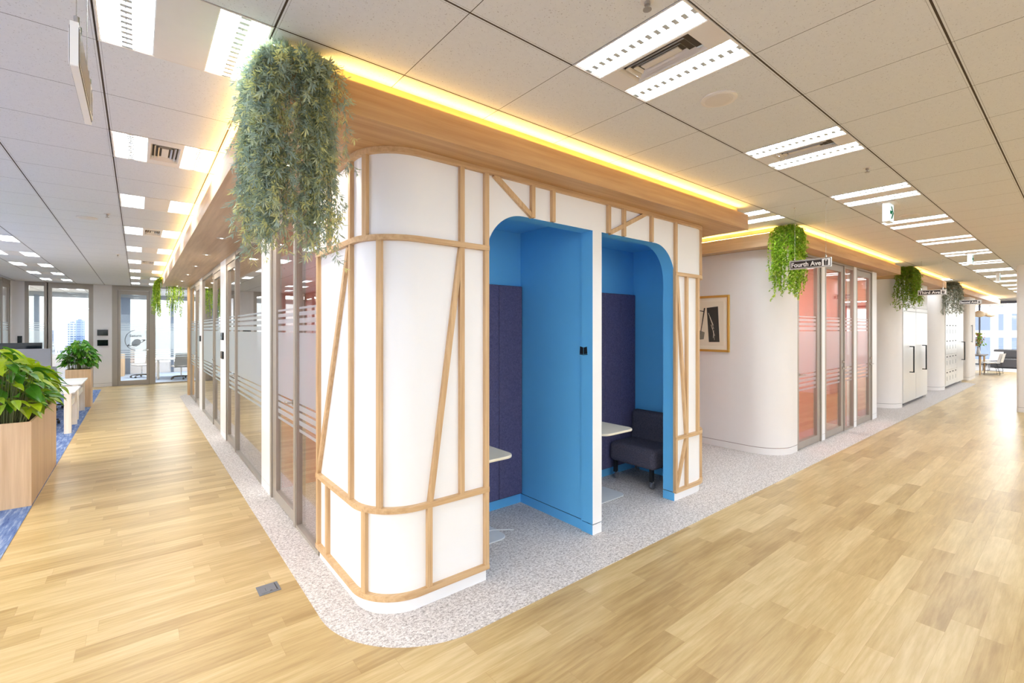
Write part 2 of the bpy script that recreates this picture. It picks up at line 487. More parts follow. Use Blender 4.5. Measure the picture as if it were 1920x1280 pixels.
# ------------------------------------------------------------------ canopies with warm cove light
FT = 2.902
FY = 2.278
def canopy(xa, xb, yb, lab, leftwing=None):
    """oak slab hung below the ceiling; fascia on the corridor side and on both ends"""
    root = empty('wooden_canopy', ((xa + xb) / 2, FY, SOF), lab, 'canopy', 'oak canopies with cove light')
    m = MB()
    w = .75
    m.face([(xa, FY, SOF), (xa + w, FY + w, SOF), (xb, FY + w, SOF), (xb, FY, SOF)], 0)
    m.face([(xa, FY, SOF), (xa, yb, SOF), (xa + w, yb, SOF), (xa + w, FY + w, SOF)], 1)
    m.face([(xa + w, FY + w, SOF), (xa + w, yb, SOF), (xb, yb, SOF), (xb, FY + w, SOF)], 1)
    m.face([(xa, FY, SOF), (xb, FY, SOF), (xb, FY, FT), (xa, FY, FT)], 0)
    m.face([(xa, FY, SOF), (xa, FY, FT), (xa, yb, FT), (xa, yb, SOF)], 1)
    m.face([(xb, FY, SOF), (xb, yb, SOF), (xb, yb, FT), (xb, FY, FT)], 1)
    m.face([(xa, yb, SOF), (xa, yb, FT), (xb, yb, FT), (xb, yb, SOF)], 0)
    m.face([(xa, FY, FT), (xb, FY, FT), (xb, yb, FT), (xa, yb, FT)], 0)
    m.build('slab', [M['vx'], M['vy']], root)
    i = .06
    r = MB()
    ra, rb, ry, re = xa + .08, xb - .12, FY + i, yb - .12
    r.face([(ra, ry, FT), (rb, ry, FT), (rb, ry, CEIL), (ra, ry, CEIL)], 0)
    r.face([(ra, ry, FT), (ra, ry, CEIL), (ra, re, CEIL), (ra, re, FT)], 1)
    r.face([(rb, ry, FT), (rb, re, FT), (rb, re, CEIL), (rb, ry, CEIL)], 1)
    r.face([(ra, re, FT), (ra, re, CEIL), (rb, re, CEIL), (rb, re, FT)], 0)
    r.build('riser', [M['vx'], M['vy']], root)
    z0 = FT + .001
    up = lambda p, q: p[1] > z0 + .001 and q[1] > z0 + .001
    y0, y1 = FY + .020, FY + .036
    MB().prism([(y0, z0), (y1, z0), (y1, z0 + .009), (y0, z0 + .002)], xa + .03, rb, 'x', 0, up, 1).build('led_strip', [M['white'], M['led']], root, label='warm yellow light strip')
    x0, x1 = xa + .022, xa + .040
    MB().prism([(x0, z0), (x1, z0), (x1, z0 + .009), (x0, z0 + .002)], FY + .05, re, 'y', 0, up, 1).build('led_strip', [M['white'], M['led']], root, label='warm yellow light strip')
    return root
canopy(.48, 5.095, 14.65, 'large oak canopy over the white corner booth pod and glass rooms')
canopy(6.25, 11.6, 8.0, 'oak canopy over the rounded white wall with gold framed picture')
canopy(12.35, 16.3, 8.0, 'oak canopy over the white cupboards with black pull handles')
canopy(17.3, 28.2, 8.0, 'long oak canopy over the lockers towards the cafe')
# downlights in the long soffit
for n, y in enumerate((3.25, 4.8, 6.36, 7.9, 9.45, 11.0, 12.55, 14.1)):
    lab = '%s round downlight in the soffit above the glass rooms, from the booth end' % ORD[n]
    if n == 0:
        D0 = empty('downlight', (.77, y, SOF), lab, 'downlight', 'downlights in the long soffit')
        MB().lathe([(.052, SOF), (.052, SOF - .003), (.043, SOF - .004)], (.77, y, 0), 24).build('trim_ring', M['panelbeige'], D0)
        MB().lathe([(.042, SOF - .003), (.0, SOF - .0045)], (.77, y, 0), 24).build('lens', M['down'], D0)
    else: copy_tree(D0, (.77, y, SOF), label=lab)

# ------------------------------------------------------------------ booth pod
R = .28; FX0, FX1, BY = 1.04, 4.73, 2.515
S1 = .735; S2 = S1 + R * PI / 2; S3 = S2 + (FX1 - R) - (FX0 + R); S4 = S3 + R * PI / 2; SEND = S4 + .75
def path(s, off=0.):
    """point and outward normal on the pod's outer face, s metres from its glass-room end"""
    if s < S1: p, n = (FX0, 3.53 - s), (-1, 0)
    elif s < S2:
        a = (s - S1) / R; n = (-math.cos(a), -math.sin(a)); p = (FX0 + R + R * n[0], BY + R + R * n[1])
    elif s < S3: p, n = (FX0 + R + s - S2, BY), (0, -1)
    elif s < S4:
        a = (s - S3) / R; n = (math.sin(a), -math.cos(a)); p = (FX1 - R + R * n[0], BY + R + R * n[1])
    else: p, n = (FX1, BY + R + s - S4), (1, 0)
    return (p[0] + n[0] * off, p[1] + n[1] * off), n
def stations(a, b):
    pts = [a, b]
    for lo, hi in ((S1, S2), (S3, S4)):
        for i in range(41):
            q = lo + (hi - lo) * i / 40
            if a < q < b: pts.append(q)
    return sorted(pts)
POD = empty('booth_pod', (2.9, 2.95, 0), 'white rounded booth pod with oak battens and two blue arched alcoves', 'booth')
OZ, OR = 2.475, .32          # arch height and corner radius
O1, O2, O3, O4 = 1.81, 2.872, 2.983, 4.06
WT = .125
pl = [(FX0 + R, .092), (O1, .092), (O1, OZ - OR)] + [(x, z) for x, z in arc(O1 + OR, OZ - OR, OR, 180, 90, 24)][1:] + \
     [(O2, OZ), (O2, .092), (O3, .092), (O3, OZ)] + [(x, z) for x, z in arc(O4 - OR, OZ - OR, OR, 90, 0, 24)] + [(O4, .092), (FX1 - R, .092), (FX1 - R, SOF - .012), (FX0 + R, SOF - .012)]
inner = lambda a, b: (a[0] > FX0 + R + .01 and a[0] < FX1 - R - .01) and (b[0] > FX0 + R + .01 and b[0] < FX1 - R - .01)
fm = MB().prism(pl, BY, BY + WT, 'y', 0, inner, 1)
# prism along y: make outward faces consistent later; curved ends and sides as swept skins
def skin(mb, a, b, z0, z1, off=0., mi=0):
    st = stations(a, b)
    for p, q in zip(st, st[1:]):
        (xa, ya), _ = path(p, off); (xb, yb), _ = path(q, off)
        mb.face([(xa, ya, z0), (xb, yb, z0), (xb, yb, z1), (xa, ya, z1)], mi)
skin(fm, 0, S2, .092, SOF - .012); skin(fm, S3, SEND, .092, SOF - .012)
fm.face([(FX0, 3.53, .092), (FX0 + .1, 3.53, .092), (FX0 + .1, 3.53, SOF - .012), (FX0, 3.53, SOF - .012)])
fo = fm.build('facade', [M['white'], M['blue']], POD, smooth=30)
for a, b, sw in ((0, O1 - FX0 - R + S2, 0), (O2 - FX0 - R + S2, O3 - FX0 - R + S2, 1), (O4 - FX0 - R + S2, SEND, 2)):
    m = MB(); skin(m, a, b, 0, .086, -.001)
    for s in (a, b):
        (xa, ya), n = path(s, -.001)
        if abs(n[1]) > .9:
            m.face([(xa, ya, 0), (xa, ya + WT, 0), (xa, ya + WT, .086), (xa, ya, .086)], 1)
    skin(m, a, b, .086, .092, -.004, 2)
    m.build('plinth', [M['white'], M['blue'], M['gapgrey']], POD, smooth=30)

BW, BD = .033, .026
def lath(name, s0, z0, s1, z1, w=BW, d=BD, mat=None):
    m = MB()
    flip = s1 < s0
    st = stations(min(s0, s1), max(s0, s1)) if abs(s1 - s0) > .01 else [s0, s1]
    if flip and abs(s1 - s0) > .01: st = st[::-1]
    L = math.hypot(s1 - s0, z1 - z0); ds, dz = (s1 - s0) / L, (z1 - z0) / L
    rings = []
    for i, s in enumerate(st):
        t = (s - s0) / (s1 - s0) if abs(s1 - s0) > .01 else i
        z = z0 + (z1 - z0) * t
        _, n = path(s)
        T = (-n[1], n[0]) if True else None
        (px, py), _ = path(s)
        (qx, qy), _ = path(s + .001)
        tl = math.hypot(qx - px, qy - py); T = ((qx - px) / tl, (qy - py) / tl)
        sx, sz = -dz, ds
        c = []
        for e, o in ((-1, -.004), (1, -.004), (1, d), (-1, d)):
            c.append((px + T[0] * sx * e * w / 2 + n[0] * o, py + T[1] * sx * e * w / 2 + n[1] * o, z + sz * e * w / 2))
        rings.append(c)
    for a, b in zip(rings, rings[1:]):
        for k in range(4):
            k2 = (k + 1) % 4
            m.face([a[k], a[k2], b[k2], b[k]])
    m.face(rings[0][::-1]); m.face(rings[-1])
    return m.build(name, mat or M['lath'], POD, smooth=30)
Z1, Z2, Z3, Z4 = .105, .615, 2.212, SOF - .017
for z in (Z1, Z2, Z3):
    lath('rail', 0, z, 1.672, z, d=BD + .004, mat=M['lathx']); lath('rail', 3.898, z, SEND - .02, z, d=BD + .004, mat=M['lathx'])
lath('rail', .25, Z4, SEND - .02, Z4, d=BD + .004, mat=M['lathx'])
h = BW / 2 - .002
for s, a, b in ((.677, Z3, Z4), (.847, Z3, Z4), (1.462, Z3, Z4), (.677, Z2, Z3), (.941, Z2, Z3), (1.462, Z2, Z3), (.223, Z1, Z2), (.841, Z1, Z2), (1.231, Z1, Z2),
                (.25, Z3, Z4), (.017, Z1, Z3), (1.655, Z1, Z4), (3.914, Z1, Z4), (2.066, OZ, Z4), (2.268, OZ, Z4), (2.912, OZ, Z4), (3.114, OZ, Z4), (3.519, OZ, Z4),
                (4.11, Z2, Z3), (4.322, Z2, Z3), (4.11, Z1, Z2), (4.455, Z3, Z4), (4.47, Z1, Z2)):
    lath('batten', s, a + (h if a != OZ else 0), s, b - h)
for s0, z0, s1, z1 in ((.636, 2.186, .012, .628), (1.458, 2.195, 1.237, .628), (1.722, 2.712, 2.062, 2.482), (2.925, 2.478, 3.425, 2.712), (3.935, 2.19, 4.102, .63), (4.106, .600, 3.930, .118)):
    lath('diagonal_batten', s0, z0, s1, z1, d=BD - .002)
# alcoves
BK = 3.44
def alcove(xa, xb):
    for nm, b in (('back_wall', (xa - .02, BK, .092, xb + .02, BK + .03, 2.62)), ('side_wall', (xa - .03, BY + WT, .092, xa, BK, 2.62)), ('side_wall', (xb, BY + WT, .092, xb + .03, BK, 2.62)), ('alcove_ceiling', (xa - .03, BY + WT, 2.60, xb + .03, BK + .03, 2.64))):
        MB().box(*b).build(nm, M['blue'], POD)
    k = MB()
    k.box(xa, BK - .001, 0, xb, BK + .02, .086); k.box(xa, BK, .086, xb, BK + .02, .092, 1)
    k.box(xa - .02, BY + WT, 0, xa + .001, BK, .086); k.box(xa - .02, BY + WT, .086, xa, BK, .092, 1)
    k.box(xb - .001, BY + WT, 0, xb + .02, BK, .086); k.box(xb, BY + WT, .086, xb + .02, BK, .092, 1)
    k.build('skirting', [M['blue'], M['groove']], POD)
    x = xb - .008
    while x - .276 > xa:
        MB().box(x - .276, BK - .035, .10, x, BK, 2.085).build('felt_board', M['felt'], POD, bevel=.008)
        x -= .278
alcove(1.12, O2 + .014); alcove(O3 - .006, 4.665)
MB().box(O2 + .016, BY + WT - .002, .0, O3 - .008, BK, 2.6).build('divider', M['blue'], POD)
for x in (2.0, 3.8):
    MB().lathe([(.05, 2.60), (.05, 2.597), (.042, 2.596)], (x, 3.0, 0), 20).build('downlight', M['panelbeige'], POD)
# little open-book pictogram on the divider
bk = MB()
bx = O2
for pts in ([(2.572, 1.474), (2.610, 1.468), (2.610, 1.524), (2.576, 1.532)], [(2.616, 1.468), (2.654, 1.472), (2.650, 1.533), (2.616, 1.524)]):
    bk.prism(pts, bx, bx - .003, 'x')
bk.prism([(2.570, 1.466), (2.612, 1.461), (2.656, 1.465), (2.656, 1.470), (2.612, 1.465), (2.570, 1.471)], bx, bx - .003, 'x')
tag(bk.build('book_sign', M['black']), 'small black open book pictogram on the blue alcove divider', 'sign')

# ------------------------------------------------------------------ alcove furniture
def side_table(x0, x1, y0, y1, lab, cable=False, back=.30):
    r = empty('laptop_table', ((x0 + x1) / 2, (y0 + y1) / 2, .004), lab, 'table', 'laptop tables in the blue alcoves')
    MB().prism(rrect(x0, y0, x1, y1, .09, 10), .682, .704).build('tabletop', M['tabletop'], r, bevel=.006)
    MB().prism(rrect(x0 + .02, y0 + .13, x1 + .03, y1 - .02, .08, 10), .004, .014).build('base_plate', M['powder'], r, bevel=.004)
    px = x1 - back
    MB().prism(rrect(px, (y0 + y1) / 2 + .03, px + .075, (y0 + y1) / 2 + .075, .012, 4), .012, .684).build('post', M['powder'], r)
    if cable:
        MB().tube([(px + .05, (y0 + y1) / 2 + .04, .03), (px + .14, (y0 + y1) / 2 + .06, .018), (px + .22, (y0 + y1) / 2 + .03, .008), (px + .30, (y0 + y1) / 2 - .03, .008)], .004, 6).build('cable', M['powder'], r)
    return r
side_table(1.83, 2.29, 2.78, 3.27, 'pale laptop table half hidden behind the white corner post', True, .15)
side_table(3.34, 3.81, 2.78, 3.27, 'pale laptop table in front of the charcoal lounge chair')
ch = empty('lounge_chair', (4.38, 3.09, .004), 'armless charcoal lounge chair on casters inside the second blue alcove', 'chair')
MB().box(4.13, 2.79, .205, 4.58, 3.385, .42).build('seat', M['seat'], ch, bevel=.055, seg=5)
bm_ = MB(); bm_.prism([(4.50, .22), (4.63, .22), (4.655, .735), (4.545, .735)], 2.79, 3.385, 'y'); bm_.build('backrest', M['seat'], ch, bevel=.045, seg=5)
for lx, ly in ((4.19, 2.86), (4.19, 3.33), (4.56, 2.86), (4.56, 3.33)):
    lg = MB().box(lx - .018, ly - .018, .075, lx + .018, ly + .018, .21).build('leg', M['black'], ch)
    MB().lathe([(.02, -.014), (.034, -.012), (.034, .012), (.02, .014)], (lx, ly - .012, .039), 20, axis='y').build('caster', M['greyplastic'], lg)
    MB().box(lx - .006, ly - .03, .05, lx + .006, ly + .006, .09).build('fork', M['chrome'], lg)
# ------------------------------------------------------------------ glazed partitions and doors
FILM = ((.81, .836), (.868, .908), (.930, .972), (.99, 1.034), (1.05, 1.645), (1.662, 1.708), (1.728, 1.768), (1.79, 1.822), (1.844, 1.862))
class PL:
    """a vertical plane x = c or y = c; a runs along it, d goes into the room behind"""
    def __init__(s, ax, c, sgn=1): s.ax, s.c, s.g = ax, c, sgn
    def box(s, m, a0, d0, z0, a1, d1, z1, mi=0):
        d0, d1 = s.c + d0 * s.g, s.c + d1 * s.g
        return m.box(d0, a0, z0, d1, a1, z1, mi) if s.ax == 'x' else m.box(a0, d0, z0, a1, d1, z1, mi)
    def pt(s, a, d, z):
        return (s.c + d * s.g, a, z) if s.ax == 'x' else (a, s.c + d * s.g, z)
    def quad(s, m, a0, a1, d, z0, z1, mi=0):
        return m.face([s.pt(a0, d, z0), s.pt(a1, d, z0), s.pt(a1, d, z1), s.pt(a0, d, z1)], mi)
def film(P, a0, a1, par):
    m = MB()
    for z0, z1 in FILM: P.quad(m, a0, a1, -.001, z0, z1)
    m.build('frosted_film', M['frost'], par, label='frosted band with clear stripes')
WN = [0]; DN = [0]
def window(P, a, b, z1=SOF - .003, fr=.028, ft=.06, fb=.03, flm=True, joints=(), name=None, mat='bronze'):
    WN[0] += 1
    r = empty(name or 'window_%d' % WN[0], P.pt((a + b) / 2, 0, 0), kind='structure')
    m = MB()
    for q in ((a, 0, 0, a + fr, .06, z1), (b - fr, 0, 0, b, .06, z1), (a + fr, 0, z1 - ft, b - fr, .06, z1), (a + fr, 0, 0, b - fr, .06, fb)): P.box(m, *q)
    m.build('window_frame', M[mat], r)
    g = MB()
    es = [a + fr] + list(joints) + [b - fr]
    for e0, e1 in zip(es, es[1:]): P.box(g, e0 + .0015, .024, fb, e1 - .0015, .034, z1 - ft)
    g.build('glass_pane', M['glass'], r)
    if flm:
        P2 = PL(P.ax, P.c + .024 * P.g, P.g); film(P2, a + fr, b - fr, r)
    return r
def handle(P, a, z, dirn, par, lock=False):
    m = MB()
    c = P.pt(a, 0, z)
    def at(da, d, dz): return P.pt(a + da, d, z + dz)
    m.tube([at(0, .0, 0), at(0, -.012, 0)], .026, 16)
    m.tube([at(0, -.01, 0), at(0, -.05, 0)], .009, 10)
    m.tube([at(-.01 * dirn, -.05, 0), at(.06 * dirn, -.052, 0), at(.12 * dirn, -.045, -.004)], [.0095, .0085, .007], 10)
    m.build('lever_handle', M['steel'], par, smooth=40)
    if lock:
        k = MB(); k.tube([P.pt(a, 0, z + .10), P.pt(a, -.014, z + .10)], .024, 16); k.tube([P.pt(a, -.012, z + .10), P.pt(a, -.03, z + .10)], .012, 12)
        k.build('lock_knob', M['steel'], par, smooth=40)
def gdoor(P, a, b, hs, z1=SOF - .003, sa=.055, sb=.055, bot=.11, top=.09, transom=.10, flm=True, lock=False, jamb=.03, tint=None):
    """glass door leaf in a metal frame; hs = +1 handle at end b, -1 at end a"""
    DN[0] += 1
    r = empty('door_%d' % DN[0], P.pt((a + b) / 2, 0, 0), kind='structure')
    j = MB(); zt = z1 - transom
    for q in ((a, -.005, 0, a + jamb, .08, z1), (b - jamb, -.005, 0, b, .08, z1), (a + jamb, -.005, zt, b - jamb, .08, z1)): P.box(j, *q)
    j.build('door_frame', M['bronze'], r)
    g = .006
    a2, b2 = a + jamb + g, b - jamb - g
    m = MB()
    for q in ((a2, .008, .012, a2 + sa, .058, zt - g), (b2 - sb, .008, .012, b2, .058, zt - g), (a2 + sa, .008, zt - g - top, b2 - sb, .058, zt - g), (a2 + sa, .008, .012, b2 - sb, .058, bot)): P.box(m, *q)
    m.build('door_leaf', M['bronze'], r)
    s = MB(); P.box(s, a + jamb, .03, 0, a2, .05, zt, 0); P.box(s, b2, .03, 0, b - jamb, .05, zt, 0); s.build('door_seal', M['black'], r)
    gl = MB(); P.box(gl, a2 + sa, .028, bot, b2 - sb, .038, zt - g - top); gl.build('glass_pane', M['glass'], r)
    if flm: film(PL(P.ax, P.c + .028 * P.g, P.g), a2 + sa, b2 - sb, r)
    ha = b2 - sb / 2 if hs > 0 else a2 + sa / 2
    handle(PL(P.ax, P.c + .008 * P.g, P.g), ha, 1.045, -hs, r, lock)
    return r
PN = [0]
def pier(P, a, b, d=.1, z1=SOF - .003, mat='white'):
    PN[0] += 1
    m = MB(); P.box(m, a, -.004, .0, b, d, .096); P.box(m, a, 0, .096, b, d, .101, 1); P.box(m, a, -.004, .101, b, d, z1)
    return m.build('wall_pier_%d' % PN[0], [M[mat], M['gapgrey']], kind='structure')
def tablet(P, a, z, lab, w=.17, hgt=.115, grp=None):
    r = empty('mounted_tablet', P.pt(a, 0, z), lab, 'tablet', grp)
    m = MB(); P.box(m, a - w / 2, -.028, z - hgt / 2, a + w / 2, -.004, z + hgt / 2); m.build('casing', M['black'], r, bevel=.004)
    q = MB(); P.box(q, a - w / 2 + .008, -.0295, z - hgt / 2 + .008, a + w / 2 - .008, -.027, z + hgt / 2 - .008); q.build('screen', M['blackgloss'], r)

LP = PL('x', 1.04)
window(LP, 3.56, 4.20)
gdoor(LP, 4.165, 5.146, 1, sb=.16, jamb=.085) if False else gdoor(LP, 4.19, 5.146, -1, sa=.045, sb=.14, jamb=.06, transom=.02, top=.06)
pier(LP, 5.146, 5.556)
window(LP, 5.556, 7.28, joints=(6.44,))
gdoor(LP, 7.27, 8.12, -1)
pier(LP, 8.12, 8.70)
gdoor(LP, 8.70, 9.66, 1, lock=True)
window(LP, 9.65, 11.43)
pier(LP, 11.43, 11.91)
gdoor(LP, 11.91, 12.80, 1, lock=True)
window(LP, 12.79, 14.2)
tag(MB().lathe([(.05, .0), (.05, SOF)], (1.04, 14.36, .002), 20).build('wooden_post', M['lath'], smooth=40), 'slim round wooden post at the far end of the glass rooms', 'post')
tablet(LP, 8.41, 1.565, 'upper dark tablet on the white pier between two glass rooms')
tablet(LP, 8.41, 1.275, 'lower dark tablet on the white pier between two glass rooms')
tablet(LP, 11.68, 1.48, 'dark tablet on the furthest white pier of the glass rooms')
# rooms behind it
def room(xa, ya, xb, yb, wm, fmt, name, light, col=(1, .96, .9), wallmats=None):
    b = MB()
    b.box(xa, ya, 0, xb, ya + .02, 2.71); b.box(xa, yb - .02, 0, xb, yb, 2.71)
    b.build('wall_%s_sides' % name, wm, kind='structure')
    return b
def add_area(name, loc, size, energy, col=(1, 1, 1), rot=(0, 0, 0), sy=None, spread=PI):
    l = bpy.data.lights.new(name, 'AREA'); l.energy = energy; l.color = col; l.size = size
    if sy: l.shape = 'RECTANGLE'; l.size_y = sy
    l.spread = spread
    o = bpy.data.objects.new(name, l); COL.objects.link(o); o.location = loc; o.rotation_euler = rot
    return o
for name, ya, yb, wm in (('red_room', 3.52, 5.35, 'red'), ('grey_room', 5.35, 8.41, 'greige'), ('second_grey_room', 8.41, 11.67, 'greige'), ('end_room', 11.67, 14.22, 'greige')):
    xb = 4.7
    b = MB(); b.box(1.12 if name != 'end_room' else 1.08, yb - .03, 0, xb, yb, 2.71); b.box(xb - .03, ya, 0, xb, yb, 2.71)
    if name == 'red_room': b.box(1.12, ya, 0, xb, ya + .03, 2.71)
    b.build('wall_%s' % name, M[wm], kind='structure')
    MB().box(1.09, ya, 2.71, xb, yb, 2.735).build('ceiling_%s' % name, M['wall'], kind='structure')
    add_area('room_fill', (2.7, (ya + yb) / 2, 2.70), .6, 20, (1, .97, .92))  # unseen light added to brighten the room behind its glass
MB().box(1.12, 5.38, .005, 4.67, 14.19, .012).build('floor_glass_rooms', M['floor'], kind='structure')

# ------------------------------------------------------------------ rounded white blocks along the right corridor
def round_wall(name, xa, r, xe, yf, yb, z1=SOF - .003, mat='cream'):
    pts = [(xa, yb)] + arc(xa + r, yf + r, r, 180, 270, 40) + [(xe, yf)]
    def sk(z0, z1, off, mi, m):
        for (a, b) in zip(pts, pts[1:]): m.face([(a[0] + off, a[1] + off, z0), (b[0] + off, b[1] + off, z0), (b[0] + off, b[1] + off, z1), (a[0] + off, a[1] + off, z1)], mi)
    m = MB(); sk(0, .092, 0, 0, m); sk(.092, .098, .004, 1, m); sk(.098, z1, 0, 0, m)
    e = pts[-1]
    m.face([(e[0], e[1], 0), (e[0], e[1] + .1, 0), (e[0], e[1] + .1, z1), (e[0], e[1], z1)])
    return m.build(name, [M[mat], M['gapgrey']], smooth=35, kind='structure')
RP = PL('y', 2.49)
round_wall('wall_rounded_white', 6.455, .40, 7.03, 2.485, 8)
gdoor(RP, 7.03, 7.97, -1, sa=.045, sb=.11, jamb=.04, transom=.03, top=.10)
pier(RP, 7.97, 8.10)
gdoor(RP, 8.10, 9.03, 1, sa=.055, sb=.12, jamb=.035, transom=.03, top=.10, lock=True)
window(RP, 9.02, 9.50, flm=True)
pier(RP, 9.50, 9.63)
gdoor(RP, 9.63, 10.573, 1, sa=.055, sb=.12, jamb=.04, transom=.03, top=.10, lock=True)
pier(RP, 10.573, 10.85)
for nm, xa, xb in (('wall_coral_one', 6.62, 8.03), ('wall_coral_two', 8.03, 9.565), ('wall_coral_three', 9.565, 10.79)):
    b = MB(); b.box(xa, 2.60, 0, xa + .03, 4.6, 2.70); b.box(xb - .03, 2.60, 0, xb, 4.6, 2.70); b.box(xa, 4.57, 0, xb, 4.6, 2.70)
    b.build(nm, M['red'], kind='structure')
    MB().box(xa, 2.57, 2.69, xb, 4.6, 2.70).build('ceiling_' + nm[5:], M['wall'], kind='structure')
    MB().box(xa, 2.57, .004, xb, 4.6, .010).build('floor_' + nm[5:], M['redfloor'] if nm.endswith('one') else M['floor'], kind='structure')
    add_area('room_fill', ((xa + xb) / 2, 3.5, 2.68), .5, 30, (1, .96, .9))  # added unseen light that lifts the coral walls
MB().box(10.80, 2.50, 0, 10.85, 8, SOF).build('wall_block_end', M['cream'], kind='structure')
for x0, x1, lab in ((8.3, 9.3, 'crimson wall panel inside the second coral room'), (9.8, 10.6, 'crimson wall panel inside the third coral room')):
    t = empty('wall_panel', ((x0 + x1) / 2, 4.55, .75), lab, 'panel')
    MB().box(x0, 4.53, .75, (x0 + x1) / 2 - .04, 4.568, 2.0).build('crimson_board', M['deepred'], t); MB().box((x0 + x1) / 2, 4.53, .75, x1, 4.568, 2.0).build('crimson_board', M['deepred'], t)
# picture on the rounded wall
AX = 6.455
fr = empty('framed_print', (AX, 3.46, 1.755), 'gold framed abstract print with black shapes on the rounded white wall', 'picture')
m = MB(); a0, a1, z0, z1, w = 3.133, 3.79, 1.352, 2.158, .032
for q in ((a0, z0, a1, z0 + w), (a0, z1 - w, a1, z1), (a0, z0 + w, a0 + w, z1 - w), (a1 - w, z0 + w, a1, z1 - w)):
    m.box(AX - .028, q[0], q[1], AX - .002, q[2], q[3])
m.build('picture_frame', M['gold'], fr, bevel=.005)
MB().box(AX - .012, a0 + w, z0 + w, AX - .004, a1 - w, z1 - w).build('mount', M['mat'], fr)
MB().box(AX - .0135, a0 + .085, z0 + .085, AX - .011, a1 - .085, z1 - .085).build('paper', flat('print_paper', srgb(233, 220, 198), .85, var=.01), fr)
def ink(pts, mat='ink', x=AX - .0135): MB().prism(pts, x, x - .0012, 'x').build('ink_shape', M[mat], fr)
ink([(3.278, 1.493), (3.436, 1.489), (3.469, 1.985), (3.301, 2.0)])
ink([(3.49, 1.985), (3.512, 1.983), (3.57, 1.60), (3.562, 1.598)]); ink([(3.50, 1.94), (3.60, 1.955), (3.60, 1.945), (3.50, 1.925)])
ink([(3.515, 1.53), (3.60, 1.52), (3.59, 1.66), (3.50, 1.63)], 'inkgrey')
for y0, z0_, y1, z1_, w_ in ((3.44, 1.91, 3.365, 1.73, .006), (3.42, 1.85, 3.36, 1.68, .004), (3.40, 1.74, 3.345, 1.58, .005), (3.38, 1.70, 3.35, 1.52, .003), (3.36, 1.66, 3.37, 1.55, .003)):
    ink([(y0, z0_), (y0 + w_, z0_), (y1 + w_, z1_), (y1, z1_)], 'mat', AX - .0148)

# block with cupboards
round_wall('wall_rounded_cupboards', 12.28, .42, 12.76, 2.48, 8)
def pull(par, x, z0, z1, y):
    h_ = MB().box(x - .012, y - .085, z0, x + .012, y - .062, z1).build('pull_handle', M['black'], par)
    MB().box(x - .01, y - .07, z0, x + .01, y, z0 + .02).build('handle_arm', M['black'], h_); MB().box(x - .01, y - .07, z1 - .02, x + .01, y, z1).build('handle_arm', M['black'], h_)
cu = empty('storage_cupboard', (13.95, 2.7, 0), 'tall white double cupboard with two long black pull handles', 'cupboard')
MB().box(12.77, 2.50, .07, 15.2, 3.0, SOF - .003).build('carcass', M['silver'], cu); MB().box(12.80, 2.54, 0.005, 15.17, 2.9, .07).build('toe_kick', M['gapgrey'], cu)
for n, (x0, x1) in enumerate(((12.78, 13.97), (13.98, 15.18))):
    d = MB().box(x0 + .003, 2.47, .08, x1 - .003, 2.495, 2.06).build('door', M['silver'], cu)
    MB().box(x0 + .003, 2.47, 2.075, x1 - .003, 2.495, 2.15).build('header_panel', M['silver'], cu)
    MB().box(x0 + .003, 2.47, 2.165, x1 - .003, 2.495, SOF - .006).build('upper_panel', M['silver'], cu)
    pull(d, (13.36, 14.62)[n], .715, 1.30, 2.47)
MB().box(15.21, 2.5, 0, 15.25, 8, SOF).build('wall_block_end_two', M['cream'], kind='structure')
# block with lockers
round_wall('wall_rounded_lockers', 16.87, .42, 17.38, 2.46, 8)
lk = empty('locker_bank', (18.3, 2.7, 0), 'white locker bank with rows of small dark locks beside the rounded wall', 'lockers')
MB().box(17.39, 2.48, .07, 19.2, 2.95, SOF - .003).build('carcass', M['silver'], lk); MB().box(17.42, 2.52, .005, 19.2, 2.9, .07).build('toe_kick', M['gapgrey'], lk)
for r_ in range(5):
    for c_ in range(4):
        x0 = 17.40 + .45 * c_; z0 = .09 + .44 * r_
        d = MB().box(x0 + .003, 2.45, z0 + .003, x0 + .447, 2.475, z0 + .437).build('locker_door', M['silver'], lk)
        if r_ < 4:
            MB().box(x0 + .16, 2.443, z0 + .355, x0 + .29, 2.451, z0 + .385).build('lock', M['black'], d)
            MB().box(x0 + .21, 2.447, z0 + .14, x0 + .235, 2.451, z0 + .26).build('label_holder', M['greyplastic'], d)
MB().box(17.40, 2.45, 2.30, 19.2, 2.475, SOF - .006).build('upper_panel', M['silver'], lk)
c2 = empty('tall_cupboard', (19.8, 2.7, 0), 'single tall white cupboard with black pull handle next to the lockers', 'cupboard')
MB().box(19.21, 2.48, .07, 20.36, 2.95, SOF - .003).build('carcass', M['silver'], c2); MB().box(19.21, 2.52, .005, 20.34, 2.9, .07).build('toe_kick', M['gapgrey'], c2)
d = MB().box(19.215, 2.45, .08, 20.355, 2.475, 2.30).build('door', M['silver'], c2); pull(d, 20.0, .72, 1.29, 2.45)
MB().box(19.215, 2.45, 2.31, 20.355, 2.475, SOF - .006).build('upper_panel', M['silver'], c2)
MB().box(20.37, 2.5, 0, 20.42, 8, SOF).build('wall_block_end_three', M['cream'], kind='structure')
round_wall('wall_rounded_cafe', 21.2, .10, 22.4, 2.40, 8)
MB().box(22.38, 2.42, 0, 22.43, 8, SOF).build('wall_block_end_four', M['cream'], kind='structure')
hd = MB().box(21.45, 2.36, 1.24, 21.47, 2.375, 1.82); hd.box(21.45, 2.37, 1.26, 21.47, 2.402, 1.28); hd.box(21.45, 2.37, 1.78, 21.47, 2.402, 1.80)
tag(hd.build('pull_handle', M['greyplastic']), 'slim grey pull handle on the far white wall near the cafe', 'handle')
MB().box(4.7, 8.0, 0, 22.4, 8.06, CEIL).build('wall_back', M['wall'], kind='structure')
